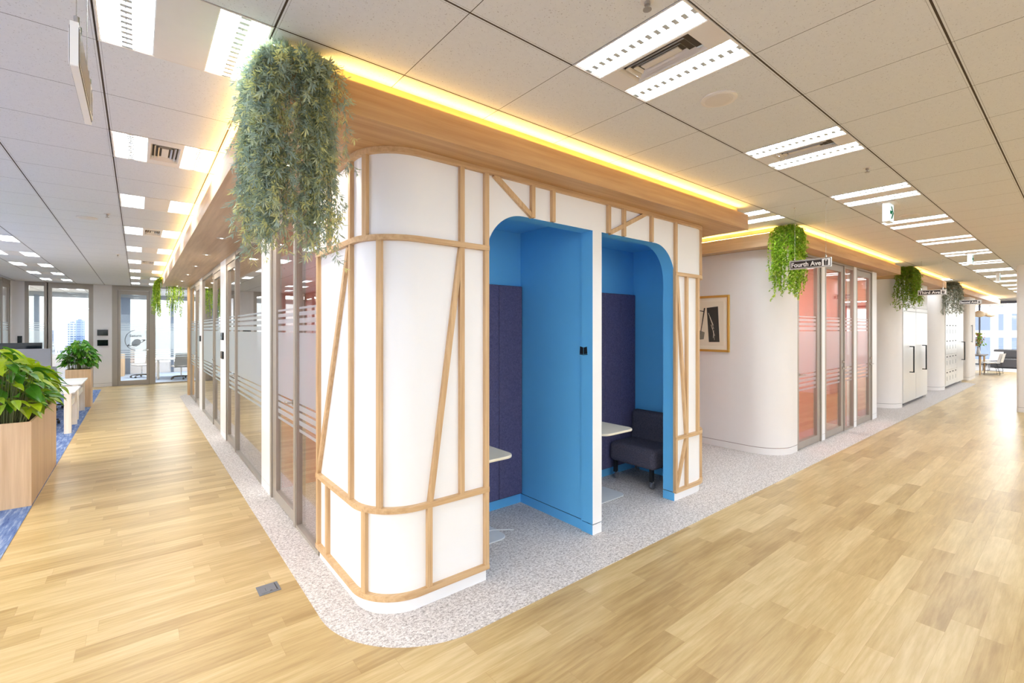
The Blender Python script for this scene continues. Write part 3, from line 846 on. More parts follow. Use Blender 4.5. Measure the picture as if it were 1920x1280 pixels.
# column on the right
m = MB(); m.prism(rrect(13.86, .04, 14.72, .89, .05, 5), .101, CEIL); m.prism(rrect(13.864, .044, 14.716, .886, .05, 5), .096, .101, mi=1); m.prism(rrect(13.86, .04, 14.72, .89, .05, 5), 0, .096)
m.build('wall_column', [M['cream'], M['gapgrey']], smooth=35, kind='structure')

# ------------------------------------------------------------------ hanging street signs, exit signs
def street_sign(x, y0, y1, z0, z1, txt, lab, blank=False):
    r = empty('street_sign', (x, (y0 + y1) / 2, z1), lab, 'sign', 'hanging street signs')
    T = .014
    yz = lambda a, b, c, d, rr: rrect(a, c, b, d, rr, 5)
    MB().prism(rrect(y0, z0, y1, z1, .004, 3), x, x + T, 'x').build('board', M['signwhite'], r)
    for s, xx in ((-1, x), (1, x + T)):
        if blank: pass
        m = MB()
        e = .0012 * s
        m.prism(rrect(y0 + .004, z0 + .004, y1 - .004, z1 - .004, .014, 5), xx, xx + e, 'x', 0)
        m.prism(rrect(y0 + .009, z0 + .009, y1 - .009, z1 - .009, .010, 5), xx, xx + 1.5 * e, 'x', 1)
        m.prism(rrect(y0 + .013, z0 + .013, y1 - .013, z1 - .013, .008, 5), xx, xx + 2 * e, 'x', 0)
        hgt = z1 - z0
        # reading direction: towards -y seen from -x, towards +y seen from +x
        pl_ = (lambda u: y1 - u) if s < 0 else (lambda u: y0 + u)
        W = y1 - y0
        # white square with dark shape at the end of the line
        q0, q1 = sorted((pl_(W - .083), pl_(W - .011)))
        m.prism(rrect(q0, z0 + .010, q1, z1 - .010, .010, 5), xx, xx + 2.5 * e, 'x', 1)
        c = (q0 + q1) / 2; zc = (z0 + z1) / 2
        m.prism([(c - .016, zc - .032), (c + .016, zc - .032), (c + .019, zc + .016), (c + .012, zc + .030), (c - .012, zc + .030), (c - .019, zc + .016)], xx, xx + 3.2 * e, 'x', 0)
        m.prism([(c - .002, zc - .030), (c + .001, zc - .030), (c + .001, zc + .012), (c - .002, zc + .012)], xx, xx + 3.8 * e, 'x', 1)
        m.prism([(c - .008, zc + .014), (c + .006, zc + .014), (c + .006, zc + .028), (c - .008, zc + .028)], xx, xx + 3.8 * e, 'x', 1)
        if txt:
            tm = MB(); sz = hgt * .70
            w_ = text_mesh(tm, txt, sz, lambda a, b, t: (a, b, t))
            k = (W - .083 - .026) / w_
            m2 = [(xx + (2 * e + t * s), pl_(.018 + a * k), z0 + hgt * .5 - sz * .35 + b) for a, b, t in tm.v]
            b0 = len(m.v); m.v += m2
            for f in tm.f: m.f.append(tuple(b0 + i for i in f)); m.m.append(1)
        m.build('printed_face', [M['signblack'], M['signwhite']], r)
    for y in (y0 + .05, y1 - .05):
        MB().tube([(x + T / 2, y, z1 + .03), (x + T / 2, y, CEIL)], .0011, 5).build('wire', M['steel'], r)
        MB().lathe([(.009, z1 - .004), (.009, z1 + .012), (.005, z1 + .016), (.005, z1 + .034)], (x + T / 2, y, 0), 10).build('wire_clip', M['chrome'], r)
        MB().lathe([(.010, CEIL), (.010, CEIL - .004), (.004, CEIL - .012)], (x + T / 2, y, 0), 10).build('ceiling_hook', M['chrome'], r)
street_sign(5.45, 1.617, 2.005, 2.310, 2.405, 'Fourth Ave', 'hanging street sign reading Fourth Ave in front of green trailing plant')
street_sign(11.6, 1.618, 2.023, 2.316, 2.415, 'Third Ave', 'hanging street sign reading Third Ave before the white cupboards')
street_sign(16.98, 1.70, 2.118, 2.332, 2.438, 'Second Ave', 'furthest hanging street sign reading Second Ave near the lockers')
street_sign(-.114, 1.387, 1.767, 2.250, 2.348, '', 'white edged hanging sign seen edge on beside the widest ceiling light')
def exit_sign(x, y, lab):
    r = empty('exit_sign', (x, y, CEIL), lab, 'sign', 'ceiling hung exit signs')
    MB().box(x - .10, y - .075, CEIL - .010, x + .10, y + .075, CEIL).build('ceiling_plate', M['panelbeige'], r)
    MB().box(x - .088, y - .026, CEIL - .198, x + .088, y + .026, CEIL - .010).build('housing', M['signwhite'], r)
    m = MB(); e = .003
    for s in (-1, 1):
        yy = y + s * .026
        m.box(x - .084, yy, CEIL - .194, x + .084, yy + s * e, CEIL - .016, 0)
        zc = CEIL - .105
        m.prism([(x - .055, zc - .016), (x + .005, zc - .016), (x + .005, zc + .016), (x - .055, zc + .016)], yy + s * e, yy + s * 2 * e, 'y', 1)
        m.prism([(x - .02, zc + .062), (x + .004, zc + .062), (x + .066, zc), (x + .004, zc - .062), (x - .02, zc - .062), (x + .036, zc)], yy + s * e, yy + s * 2 * e, 'y', 1)
    m.build('lit_face', [M['exitface'], M['green']], r)
exit_sign(6.0, 1.28, 'nearest ceiling exit sign with green arrow between twin ceiling lights')
exit_sign(11.03, 1.24, 'second exit sign further along the street sign corridor')
exit_sign(15.36, 1.27, 'furthest small exit sign near the cafe end of the corridor')
# floor outlet
fb = empty('floor_outlet', (.66, 3.318, 0), 'grey metal floor outlet box set into the oak planks', 'floor outlet')
MB().box(.597, 3.257, 0, .722, 3.380, .003).build('cover_plate', M['greyplastic'], fb)
MB().box(.612, 3.272, .003, .708, 3.365, .005).build('lid', M['greyplastic'], fb)
MB().box(.700, 3.275, .005, .704, 3.362, .006).build('slot', M['black'], fb); MB().box(.662, 3.278, .005, .674, 3.284, .006).build('latch', M['black'], fb); MB().box(.640, 3.290, .005, .642, 3.33, .0055).build('slot', M['black'], fb)
# ------------------------------------------------------------------ hanging plants
def hanging_plant(cx, cy, lab, mats, seed, strands, node, needles, nlen, nwid, droop=.95, spread=.21, top=2.93, leafy=False, sway_=.10, zmin=.62, name='hanging_plant', out=1.0, twig=0.):
    """trailing foliage that spills over the canopy corner at (cx, cy) on both faces"""
    R_ = random.Random(seed)
    root = empty(name, (cx, cy, FT), lab, 'plant')
    fo = MB(); st = MB()
    for k in range(strands):
        t = R_.uniform(-1, 1)
        # along the edge: t<0 on the x face (runs in +y), t>0 on the y face (runs in +x)
        a = abs(t) ** .9 * spread * 1.35
        if t > 0: ax, ay, ox, oy = cx + a, cy, 0, -1
        else: ax, ay, ox, oy = cx, cy + a, -1, 0
        if abs(t) < .36:
            ox, oy = -.72, -.72; k_ = R_.uniform(0, .05); ax, ay = cx - .0 + (k_ if t > 0 else 0), cy + (k_ if t <= 0 else 0)
        ang = R_.gauss(0, .35); ox, oy = ox * math.cos(ang) - oy * math.sin(ang), ox * math.sin(ang) + oy * math.cos(ang)
        inx, iny = -ox, -oy
        o = R_.uniform(.02, .13) * out
        L = droop * (R_.uniform(zmin, 1.0) if R_.random() < .75 else R_.uniform(.25, zmin))
        p = Vector((ax + inx * .05, ay + iny * .05, FT + R_.uniform(.0, .03)))
        pts = [p.copy()]
        v = Vector((ox * R_.uniform(.5, 1), oy * R_.uniform(.5, 1), R_.uniform(-.1, .65)))
        hor = Vector((ox, oy, 0)); ln = 0
        sway = Vector((R_.gauss(0, sway_), R_.gauss(0, sway_), 0))
        while ln < L:
            p = p + v.normalized() * node; ln += node
            if p.z > top + .03: p.z = top + .03; v.z = -.05
            pts.append(p.copy())
            reach = (Vector((p.x, p.y, 0)) - Vector((ax, ay, 0))).dot(hor)
            tgt = Vector((0, 0, -1)) + hor * (.9 if reach < o else -.04) + sway * (.8 if reach > o else .2) + Vector((R_.gauss(0, .12), R_.gauss(0, .12), 0))
            v = v.normalized() * .72 + tgt.normalized() * .38
        if k % 2 == 0: st.tube(pts[::3] if len(pts) > 6 else pts, .0012, 3, caps=False)
        seq = [(p, (pts[i + 1] - pts[i]).normalized()) for i, p in enumerate(pts[1:])]
        for p, d in list(seq):
            if R_.random() < twig:          # short side shoot
                w = R_.uniform(0, 2 * PI)
                sd_ = (Vector((math.cos(w), math.sin(w), 0)) * R_.uniform(.5, 1) + d * .7 + hor * .25).normalized()
                for q in range(R_.randint(1, 3)): seq.append((p + sd_ * node * .9 * (q + 1) - Vector((0, 0, 1)) * .004 * q * q, (sd_ + Vector((0, 0, -.22 * q))).normalized()))
        for p, d in seq:
            rr = R_.random()
            mi = 0 if rr < .5 else (1 if rr < .78 else 2)
            for q in range(needles):
                w = R_.uniform(0, 2 * PI)
                a1 = d.cross(Vector((.3, .2, 1)));
                if a1.length < .05: a1 = d.cross(Vector((1, 0, 0)))
                a1.normalize(); b1 = d.cross(a1).normalized()
                rad = a1 * math.cos(w) + b1 * math.sin(w)
                tip = (d * R_.uniform(.35, .95) + rad * R_.uniform(.5, 1.0)).normalized()
                ll = nlen * R_.uniform(.6, 1.15)
                sd = tip.cross(rad + Vector((.01, .02, .3))).normalized() * nwid * .5
                base = p - d * node * R_.random()
                if leafy:
                    fo.face([base, base + tip * ll * .45 + sd, base + tip * ll, base + tip * ll * .45 - sd], mi)
                else:
                    fo.face([base - sd * .5, base + tip * ll * .55 - sd, base + tip * ll, base + tip * ll * .55 + sd], mi)
    fo.build('foliage', mats, root); st.build('stem', M['stem'], root)
    return root
M['stem'] = flat('thin_green_stem', srgb(104, 112, 70), .7)
G1 = [m_leaf('blue_green_needle', srgb(146, 164, 148), srgb(180, 194, 178)), m_leaf('sage_needle', srgb(172, 182, 144), srgb(204, 210, 174)), m_leaf('olive_needle', srgb(206, 204, 136), srgb(230, 226, 164))]
G2 = [m_leaf('lime_leaf', srgb(156, 198, 48), srgb(190, 220, 70), rough=.4), m_leaf('fresh_leaf', srgb(118, 168, 36), srgb(158, 200, 58)), m_leaf('yellow_leaf', srgb(204, 220, 96), srgb(226, 232, 130))]
G3 = [m_leaf('moss_leaf', srgb(112, 150, 30), srgb(148, 184, 50)), m_leaf('olive_leaf', srgb(128, 156, 40), srgb(172, 192, 70)), m_leaf('amber_leaf', srgb(140, 150, 40), srgb(170, 176, 70))]
G4 = [m_leaf('silver_leaf', srgb(150, 156, 136), srgb(184, 188, 170)), m_leaf('dull_leaf', srgb(120, 124, 104), srgb(150, 152, 132)), m_leaf('pale_leaf', srgb(190, 188, 170), srgb(214, 210, 196))]
hanging_plant(.48, FY, 'large bluish green feathery plant spilling over the booth canopy corner', G1, 3, 105, .024, 7, .036, .0062, droop=1.0, spread=.17, zmin=.72, out=.45, twig=.5, sway_=.05)
hanging_plant(6.25, FY, 'bright lime trailing plant on the canopy corner behind the Fourth Ave sign', G2, 5, 95, .024, 5, .026, .015, droop=.97, spread=.13, leafy=True, out=.5, zmin=.6, twig=.35, sway_=.05)
hanging_plant(12.35, FY, 'dark mossy trailing plant on the canopy corner beside the Third Ave sign', G3, 8, 75, .03, 4, .04, .015, droop=.92, spread=.13, leafy=True, out=.6, zmin=.6, twig=.35)
hanging_plant(17.3, FY, 'greyish silver trailing plant on the furthest canopy corner', G4, 9, 60, .035, 4, .045, .018, droop=.95, spread=.15, leafy=True, zmin=.6, out=.5, twig=.3, sway_=.05)
hanging_plant(.47, 14.45, 'bright green trailing plant at the far end of the long canopy', G2, 12, 70, .03, 4, .045, .02, droop=1.05, spread=.30, leafy=True)

# ------------------------------------------------------------------ planters with pothos
def planter(x0, y0, x1, y1, hgt, lab):
    r = empty('planter_box', ((x0 + x1) / 2, (y0 + y1) / 2, .003), lab, 'planter', 'oak laminate planters at the desk area')
    w = .018
    m = MB()
    m.box(x0, y0, .003, x1, y0 + w, hgt); m.box(x0, y1 - w, .003, x1, y1, hgt); m.box(x0, y0 + w, .003, x0 + w, y1 - w, hgt); m.box(x1 - w, y0 + w, .003, x1, y1 - w, hgt)
    m.build('box', M['planter'], r)
    MB().box(x0 + w, y0 + w, hgt - .1, x1 - w, y1 - w, hgt - .045).build('soil', M['soil'], r)
def pothos(x0, y0, x1, y1, zb, lab, n, size, hfun, seed, mats, over=.0):
    R_ = random.Random(seed)
    root = empty('pothos_plant', ((x0 + x1) / 2, (y0 + y1) / 2, zb), lab, 'plant', 'pothos plants in planters')
    fo = MB(); st = MB()
    prof = ((0, .0), (.06, .30), (.2, .48), (.4, .47), (.62, .36), (.82, .18), (1.0, .0))
    for k in range(n):
        bx, by = R_.uniform(x0 + .05, x1 - .05), R_.uniform(y0 + .05, y1 - .05)
        H = hfun(by)
        u = R_.random() ** .6
        # tip position on / in a mound
        cx_, cy_ = (x0 + x1) / 2, by
        px = (bx - cx_) * (1.25 + over) * (.55 + .6 * u) + cx_; py = by + R_.gauss(0, .05) - .08 * (1 if by < y0 + .3 else 0)
        edge = min(1, abs(px - cx_) / ((x1 - x0) / 2))
        z = zb + (H - zb) * max(.10, (R_.uniform(.25, 1.0)) * (1 - .38 * edge ** 2))
        p = Vector((px, py, z))
        o = Vector((px - cx_, (py - (y0 + y1) / 2) * .12 + R_.gauss(0, .10), 0))
        if py < y0 + .25: o.y -= .22
        if py > y1 - .25: o.y += .22
        o += Vector((R_.gauss(0, .08), R_.gauss(0, .08), 0))
        if o.length < .02: o = Vector((.1, -.1, 0))
        o.normalize()
        d = (o + Vector((0, 0, R_.uniform(-.55, .35)))).normalized()
        L = size * R_.uniform(.65, 1.2)
        side = d.cross(Vector((0, 0, 1))).normalized()
        roll = R_.gauss(0, .35)
        up = side.cross(d).normalized()
        side = (side * math.cos(roll) + up * math.sin(roll)).normalized(); up = side.cross(d).normalized()
        rr = R_.random(); mi = 0 if rr < .45 else (1 if rr < .75 else 2)
        if z > zb + (H - zb) * .75 and R_.random() < .5: mi = 2
        mid, lf, rt = [], [], []
        for t, w in prof:
            c = p + d * L * t + Vector((0, 0, -1)) * L * .38 * t * t
            mid.append(c - up * 0)
            lf.append(c + side * w * L * .62 + up * .16 * w * L); rt.append(c - side * w * L * .62 + up * .16 * w * L)
        for i in range(len(prof) - 1):
            if i == 0:
                fo.face([mid[0], lf[1], mid[1]], mi); fo.face([mid[0], mid[1], rt[1]], mi)
            elif i == len(prof) - 2:
                fo.face([mid[i], lf[i], mid[i + 1]], mi); fo.face([mid[i], mid[i + 1], rt[i]], mi)
            else:
                fo.face([mid[i], lf[i], lf[i + 1], mid[i + 1]], mi); fo.face([mid[i], mid[i + 1], rt[i + 1], rt[i]], mi)
        if k % 2 == 0:
            b = Vector((min(max(bx, x0 + .06), x1 - .06), min(max(by, y0 + .06), y1 - .06), zb - .05))
            st.tube([b, b.lerp(p, .55) + Vector((0, 0, .05)), p], .0035, 4, caps=False)
    fo.build('foliage', mats, root, smooth=60); st.build('stem', M['stem'], root)
PM = [m_leaf('pothos_green', srgb(58, 118, 30), srgb(92, 152, 40), 9, .25, .3), m_leaf('pothos_variegated', srgb(104, 156, 36), srgb(176, 196, 56), 22, .25, .3), m_leaf('pothos_lime', srgb(128, 176, 28), srgb(196, 208, 40), 12, .3, .3)]
PM2 = [m_leaf('pothos_deep', srgb(48, 110, 34), srgb(84, 146, 46), 9, .25, .22), PM[0], m_leaf('pothos_fresh', srgb(96, 156, 44), srgb(140, 186, 70), 12, .3, .25)]
planter(-1.36, 6.285, -.78, 8.02, .80, 'nearest oak laminate planter box with leafy green plant')
planter(-1.18, 13.5, -.775, 14.0, .815, 'smaller oak laminate planter box further back beyond the desks')
pothos(-1.36, 6.29, -.80, 8.1, .77, 'dense variegated pothos filling the nearest planter box', 620, .165, lambda y: 1.56 - .14 * (y - 6.3), 21, PM, .10)
pothos(-1.18, 13.5, -.78, 14.0, .79, 'bushy deep green pothos in the smaller far planter', 260, .15, lambda y: 1.44, 22, PM2, .35)

# ------------------------------------------------------------------ desks, monitors, office chairs
def desk(x0, x1, y0, y1, lab):
    r = empty('desk', ((x0 + x1) / 2, (y0 + y1) / 2, .003), lab, 'desk', 'white desks with pale legs')
    MB().prism(rrect(x0, y0, x1, y1, .03, 4), .642, .667).build('desktop', M['white'], r, bevel=.004)
    for xa in (x1 - .13, x0 + .05):
        for ya in (y0 + .0, y1 - .11):
            MB().box(xa, ya, .003, xa + .085, ya + .085, .642).build('leg', M['deskleg'], r)
        MB().box(xa + .03, y0 + .085, .40, xa + .06, y1 - .11, .50).build('crossbar', M['white'], r)
    return r
M['deskleg'] = wood('pale_ash_leg', srgb(226, 212, 194), srgb(242, 232, 218), 'z', 1)
desk(-2.4, -.78, 10.25, 11.28, 'nearer white desk with thick pale legs behind the planter')
desk(-2.4, -.80, 11.72, 13.1, 'further white desk with cables on top before the small planter')
def monitor(x, y, ztop, w, hgt, lab, back):
    r = empty('monitor', (x, y, .667), lab, 'monitor')
    MB().prism(rrect(x - w / 2, ztop - hgt, x + w / 2, ztop, .008, 3), y - .012, y + .014, 'y').build('housing', M['greyplastic'] if back else M['black'], r)
    s = 1 if back else -1
    MB().box(x - w / 2 + .01, y + s * .016, ztop - hgt + .012, x + w / 2 - .01, y + s * .013, ztop - .01).build('screen', M['blackgloss'], r)
    MB().box(x - .02, y - s * .05, .675, x + .02, y - s * .02, ztop - hgt * .4).build('stand', M['greyplastic'] if back else M['black'], r)
    MB().prism(rrect(x - .11, y - .09, x + .11, y + .09, .02, 4), .667, .676).build('stand_base', M['black'], r)
monitor(-1.41, 10.95, 1.35, .56, .35, 'grey backed monitor peeking over the nearest plant', True)
monitor(-1.66, 12.0, 1.43, .62, .37, 'larger black monitor behind the grey backed one', False)
def office_chair(x, y, rz, lab, shell, grp, z=.003):
    r = empty('office_chair', (0, 0, 0), lab, 'chair', grp)
    sb = MB()
    for k in range(5):
        a = 2 * PI * k / 5 + .3
        e = (.30 * math.cos(a), .30 * math.sin(a), .075)
        sb.tube([(0, 0, .10), (.15 * math.cos(a), .15 * math.sin(a), .098), e], [.022, .018, .012], 8)
    base = sb.build('star_base', M['black'], r)
    for k in range(5):
        a = 2 * PI * k / 5 + .3
        cx_, cy_ = .30 * math.cos(a), .30 * math.sin(a)
        MB().lathe([(.012, -.02), (.028, -.018), (.028, .018), (.012, .02)], (cx_, cy_, .031), 14, axis='x').build('caster', M['black'], base)
    MB().tube([(0, 0, .1), (0, 0, .40)], .022, 12).build('gas_column', M['chrome'], r)
    MB().box(-.24, -.23, .40, .24, .24, .46).build('seat', shell, r, bevel=.03, seg=3)
    m = MB(); n = 8
    for i in range(n):
        for j in range(6):
            def q(i, j, o=0):
                u = i / n * 2 - 1; v = j / 6
                return (u * (.235 - .03 * v), .23 + .06 * v - .06 * (1 - u * u) * -1 - .05 + o, .46 + .42 * v)
            m.face([q(i, j), q(i + 1, j), q(i + 1, j + 1), q(i, j + 1)]); m.face([q(i, j, .02), q(i, j + 1, .02), q(i + 1, j + 1, .02), q(i + 1, j, .02)])
    m.build('backrest', shell, r, smooth=50)
    r.location = (x, y, z); r.rotation_euler = (0, 0, rz)
    return r
M['mesh'] = m_fabric('grey_mesh', srgb(128, 130, 138), srgb(160, 162, 168), 200)
M['shell'] = m_fabric('light_grey_shell', srgb(182, 178, 174), srgb(205, 200, 196), 200)
office_chair(-1.36, 11.34, .1, 'dark office chair tucked between the two white desks', M['mesh'], 'desk chairs')
office_chair(-1.5, 13.5, .15, 'grey mesh office chair behind the further desk', M['mesh'], 'desk chairs')

# ------------------------------------------------------------------ far left end: meeting rooms and city window
BP = PL('y', 18.0)
WL = PL('x', -2.62, -1)
ZT = CEIL - .004
pier(BP, -2.62, -2.364, z1=ZT, mat='cream')
window(BP, -2.364, -1.914, z1=ZT, fr=.08, ft=.10)
window(BP, -1.935, -.984, z1=ZT, fr=.10, ft=.15, flm=False)
pier(BP, -.984, -.576, z1=ZT, mat='cream')
sd = gdoor(BP, -.576, .418, 1, z1=ZT, sa=.06, sb=.06, jamb=.13, transom=.13, top=.12, bot=.14)
window(BP, .418, 3.6, z1=ZT, fr=.02, ft=.03)
gdoor(WL, 17.0, 17.95, 1, z1=ZT)
window(WL, 15.2, 17.0, z1=ZT); pier(WL, 12.0, 15.2, z1=ZT, mat='cream')
MB().box(-8.5, 11.95, 0, -2.62, 12.0, CEIL).build('wall_desk_side', M['cream'], kind='structure')
MB().box(-.82, 18.06, 0, -.74, 22.4, CEIL).build('wall_between_meeting_rooms', M['cream'], kind='structure')
MB().box(4.7, 14.25, 0, 4.76, 22.4, CEIL).build('wall_meeting_room', M['cream'], kind='structure')
MB().box(-2.62, 18.05, .003, 4.7, 22.5, .006).build('floor_carpet_meeting_room', flat('pale_blue_grey_carpet', srgb(158, 172, 192), .95, var=.1, sc=60), kind='structure')
tablet(BP, -.78, 1.575, 'upper black wall tablet on the pier beside the planet door', .24, .17)
tablet(BP, -.78, 1.28, 'lower black wall tablet on the pier beside the planet door', .24, .17)
tablet(BP, -2.45, 1.37, 'narrow dark card reader on the pier by the far corner', .09, .25)
# planet decal on the door
dm = MB(); yy = 18.026
pt = lambda x, z: (x, yy, z)
for a0 in range(0, 60):
    a = math.radians(100 + a0 * 2.7); b = math.radians(100 + (a0 + 1) * 2.7)
    c = (.0, 1.345); ro, ri = .315, .298
    dm.face([(c[0] + ro * math.cos(a) * .92, yy, c[1] + ro * math.sin(a)), (c[0] + ro * math.cos(b) * .92, yy, c[1] + ro * math.sin(b)), (c[0] + ri * math.cos(b) * .92, yy, c[1] + ri * math.sin(b)), (c[0] + ri * math.cos(a) * .92, yy, c[1] + ri * math.sin(a))])
pc = (-.02, 1.265)
for k in range(7):          # banded globe
    z0_, z1_ = -.11 + k * .0315, -.11 + k * .0315 + .025
    w0, w1 = math.sqrt(max(0, .11 ** 2 - z0_ ** 2)), math.sqrt(max(0, .11 ** 2 - min(z1_, .11) ** 2))
    sl = .25
    dm.face([(pc[0] - w0, yy, pc[1] + z0_ - w0 * sl), (pc[0] + w0, yy, pc[1] + z0_ + w0 * sl), (pc[0] + w1, yy, pc[1] + z1_ + w1 * sl), (pc[0] - w1, yy, pc[1] + z1_ - w1 * sl)])
for k in range(40):
    a, b = 2 * PI * k / 40, 2 * PI * (k + 1) / 40
    def rg(t, s):
        x, z = .23 * s * math.cos(t), .050 * s * math.sin(t)
        return (pc[0] + x * math.cos(.38) - z * math.sin(.38), yy - .001, pc[1] + x * math.sin(.38) + z * math.cos(.38))
    if .2 < (a % (2 * PI)) / PI < .8: continue
    dm.face([rg(a, 1), rg(b, 1), rg(b, .78), rg(a, .78)])
tm = MB(); w_ = text_mesh(tm, 'Saturn', .1, lambda a, b, t: (a, b, t))
b0 = len(dm.v); dm.v += [(-.18 + a * (.28 / w_), yy + t * .3, 1.445 + b) for a, b, t in tm.v]
for f in tm.f: dm.f.append(tuple(b0 + i for i in f)); dm.m.append(0)
dm.build('planet_decal', flat('grey_decal', srgb(120, 128, 136), .6), sd, label='grey ringed planet decal with the word Saturn')
# meeting room furniture
mt = empty('meeting_table', (1.05, 19.9, .006), 'white meeting table on splayed pale legs behind the glass', 'table')
MB().prism(rrect(.45, 19.3, 1.75, 20.5, .05, 4), .645, .67).build('tabletop', M['white'], mt)
for sx in (.55, 1.65):
    for sy, e in ((19.75, -.32), (20.05, .32)):
        MB().tube([(sx, sy, .645), (sx, sy + e, .006)], [.034, .028], 8).build('leg', M['deskleg'], mt)
office_chair(.12, 20.6, -1.2, 'light grey meeting chair seen through the planet door', M['shell'], 'meeting room chairs', .006)
office_chair(1.15, 19.15, 3.3, 'grey meeting chair on star base in front of the white table', M['shell'], 'meeting room chairs', .006)
office_chair(2.1, 19.9, 1.2, 'grey meeting chair at the end of the table by the post', M['shell'], 'meeting room chairs', .006)
wc = empty('low_cabinet', (-.50, 21.8, .006), 'small oak cabinet inside the meeting room behind the planet door', 'cabinet')
MB().box(-.72, 21.4, .006, -.36, 22.2, .80).build('carcass', M['planter'], wc); MB().box(-.36, 21.42, .03, -.345, 22.18, .78).build('door', M['planter'], wc)
# city-side wall
CW = 22.5
for nm, x0, x1, zs in (('wall_sill_left', -8.5, -.8, .80), ('wall_sill_meeting', -.8, 4.7, .40)):
    MB().box(x0, CW - .08, 0, x1, CW + .08, zs).build(nm, flat('grey_sill', srgb(206, 203, 202), .6), kind='structure')
MB().box(-8.5, CW - .06, 2.80, 4.7, CW + .1, CEIL).build('wall_head_city', flat('grey_blue_head', srgb(150, 158, 164), .6), kind='structure')
navy = flat('blue_grey_column', srgb(96, 112, 132), .5)
for x0, x1 in ((-2.72, -2.61), (-.47, -.20), (1.02, 1.11), (3.0, 3.1), (-4.8, -4.7)):
    MB().box(x0, CW - .12, 0, x1, CW + .1, 2.85).build('wall_mullion', navy, kind='structure')
gm = MB(); gm.box(-8.5, CW + .02, .4, 4.7, CW + .03, 2.8)
WN[0] += 1
gm.build('window_%d' % WN[0], M['glass'], kind='structure')
# the city
R_ = random.Random(4)
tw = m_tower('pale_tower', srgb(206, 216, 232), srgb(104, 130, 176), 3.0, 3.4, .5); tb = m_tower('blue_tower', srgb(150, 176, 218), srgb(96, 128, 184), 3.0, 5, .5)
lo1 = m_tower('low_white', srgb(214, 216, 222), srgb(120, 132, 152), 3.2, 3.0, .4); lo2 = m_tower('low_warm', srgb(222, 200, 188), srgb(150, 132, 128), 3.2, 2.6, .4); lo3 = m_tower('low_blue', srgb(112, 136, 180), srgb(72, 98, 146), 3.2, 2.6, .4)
def block(x0, y0, x1, y1, z0, z1, mat, lab, grp=None):
    r = empty('building', ((x0 + x1) / 2, (y0 + y1) / 2, z0), lab, 'building', grp)
    MB().box(x0, y0, z0, x1, y1, z1).build('tower', mat, r)
    MB().box(x0 + (x1 - x0) * .3, y0 + 2, z1, x0 + (x1 - x0) * .6, y1 - 2, z1 + max(1.2, (x1 - x0) * .05)).build('roof_room', mat, r)
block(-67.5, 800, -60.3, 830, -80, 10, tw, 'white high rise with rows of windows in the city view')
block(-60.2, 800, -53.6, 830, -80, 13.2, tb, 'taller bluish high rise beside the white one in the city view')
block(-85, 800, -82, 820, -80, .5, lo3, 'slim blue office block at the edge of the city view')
lots = []
while len(lots) < 34:
    k = len(lots)
    d = R_.uniform(260, 760); a = R_.uniform(-.125, -.045) if k < 26 else R_.uniform(-.4, .3)
    w = R_.uniform(8, 17); top = -R_.uniform(.012, .085) * d
    q = (a * d - w / 2, d, a * d + w / 2, d + w)
    if any(q[0] < o[2] + 1 and q[2] > o[0] - 1 and q[1] < o[3] + 1 and q[3] > o[1] - 1 for o in lots): continue
    lots.append(q)
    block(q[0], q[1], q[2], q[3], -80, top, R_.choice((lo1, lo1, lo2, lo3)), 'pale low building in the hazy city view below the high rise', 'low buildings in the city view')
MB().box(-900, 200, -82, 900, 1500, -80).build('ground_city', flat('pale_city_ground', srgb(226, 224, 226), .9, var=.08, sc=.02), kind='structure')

# ------------------------------------------------------------------ cafe end
CX = 31.0
wf = MB()
for y in (-3.5, -1.2, .9, 3.15, 5.2): wf.box(CX, y, 0, CX + .08, y + .06, CEIL)
wf.box(CX, -6.8, 2.86, CX + .08, 8, CEIL); wf.box(CX, -6.8, 0, CX + .08, 8, .05)
WN[0] += 1
w9 = empty('window_%d' % WN[0], (CX, 2, 0), kind='structure')
wf.build('window_frame', flat('slate_frame', srgb(92, 96, 110), .5), w9)
MB().box(CX + .03, -6.8, .05, CX + .04, 8, 2.86).build('glass_pane', M['glass'], w9)
MB().box(26.5, -6.8, .002, 31, 8, .006).build('floor_carpet_cafe', flat('grey_cafe_carpet', srgb(176, 172, 172), .9, var=.06, sc=50), kind='structure')
ob = empty('office_building', (46, 3, -40), 'white office building with blue windows across the street', 'building')
MB().box(45, -25, -40, 60, 28, 22).build('wall', flat('bright_white_cladding', srgb(246, 246, 248), .6), ob)
wbl = flat('pale_blue_window', srgb(128, 142, 168), .3)
for z0, z1 in ((3.16, 4.6), (1.60, 2.70), (-.9, 1.13)):
    y = -2.2
    for y0, y1 in ((4.62, 4.85), (4.09, 4.576), (3.468, 3.714), (2.60, 3.104), (1.9, 2.2), (1.1, 1.6), (.3, .6), (5.2, 5.6)):
        MB().box(44.97, y0, z0, 45.02, y1, z1).build('window', wbl, ob)
bn = empty('bench_counter', (29.3, .8, .006), 'long dark glossy bench below the cafe windows', 'bench')
MB().box(28.7, -2.0, .04, 30.2, 2.62, .42).build('seat', flat('dark_glossy_bench', srgb(72, 70, 72), .25), bn, bevel=.05, seg=3)
MB().box(29.9, -2.0, .40, 30.25, 2.62, .78).build('backrest', flat('dark_bench_back', srgb(80, 78, 80), .25), bn, bevel=.05, seg=3)
MB().box(28.8, -1.9, .006, 30.1, 2.5, .05).build('plinth', M['black'], bn)
ct = empty('cafe_table', (24.6, 2.75, .0), 'dark topped cafe table on tapered oak legs near the window', 'table')
MB().prism(rrect(23.9, 2.35, 25.3, 3.15, .03, 4), .69, .72).build('tabletop', flat('dark_table_top', srgb(92, 78, 66), .4), ct)
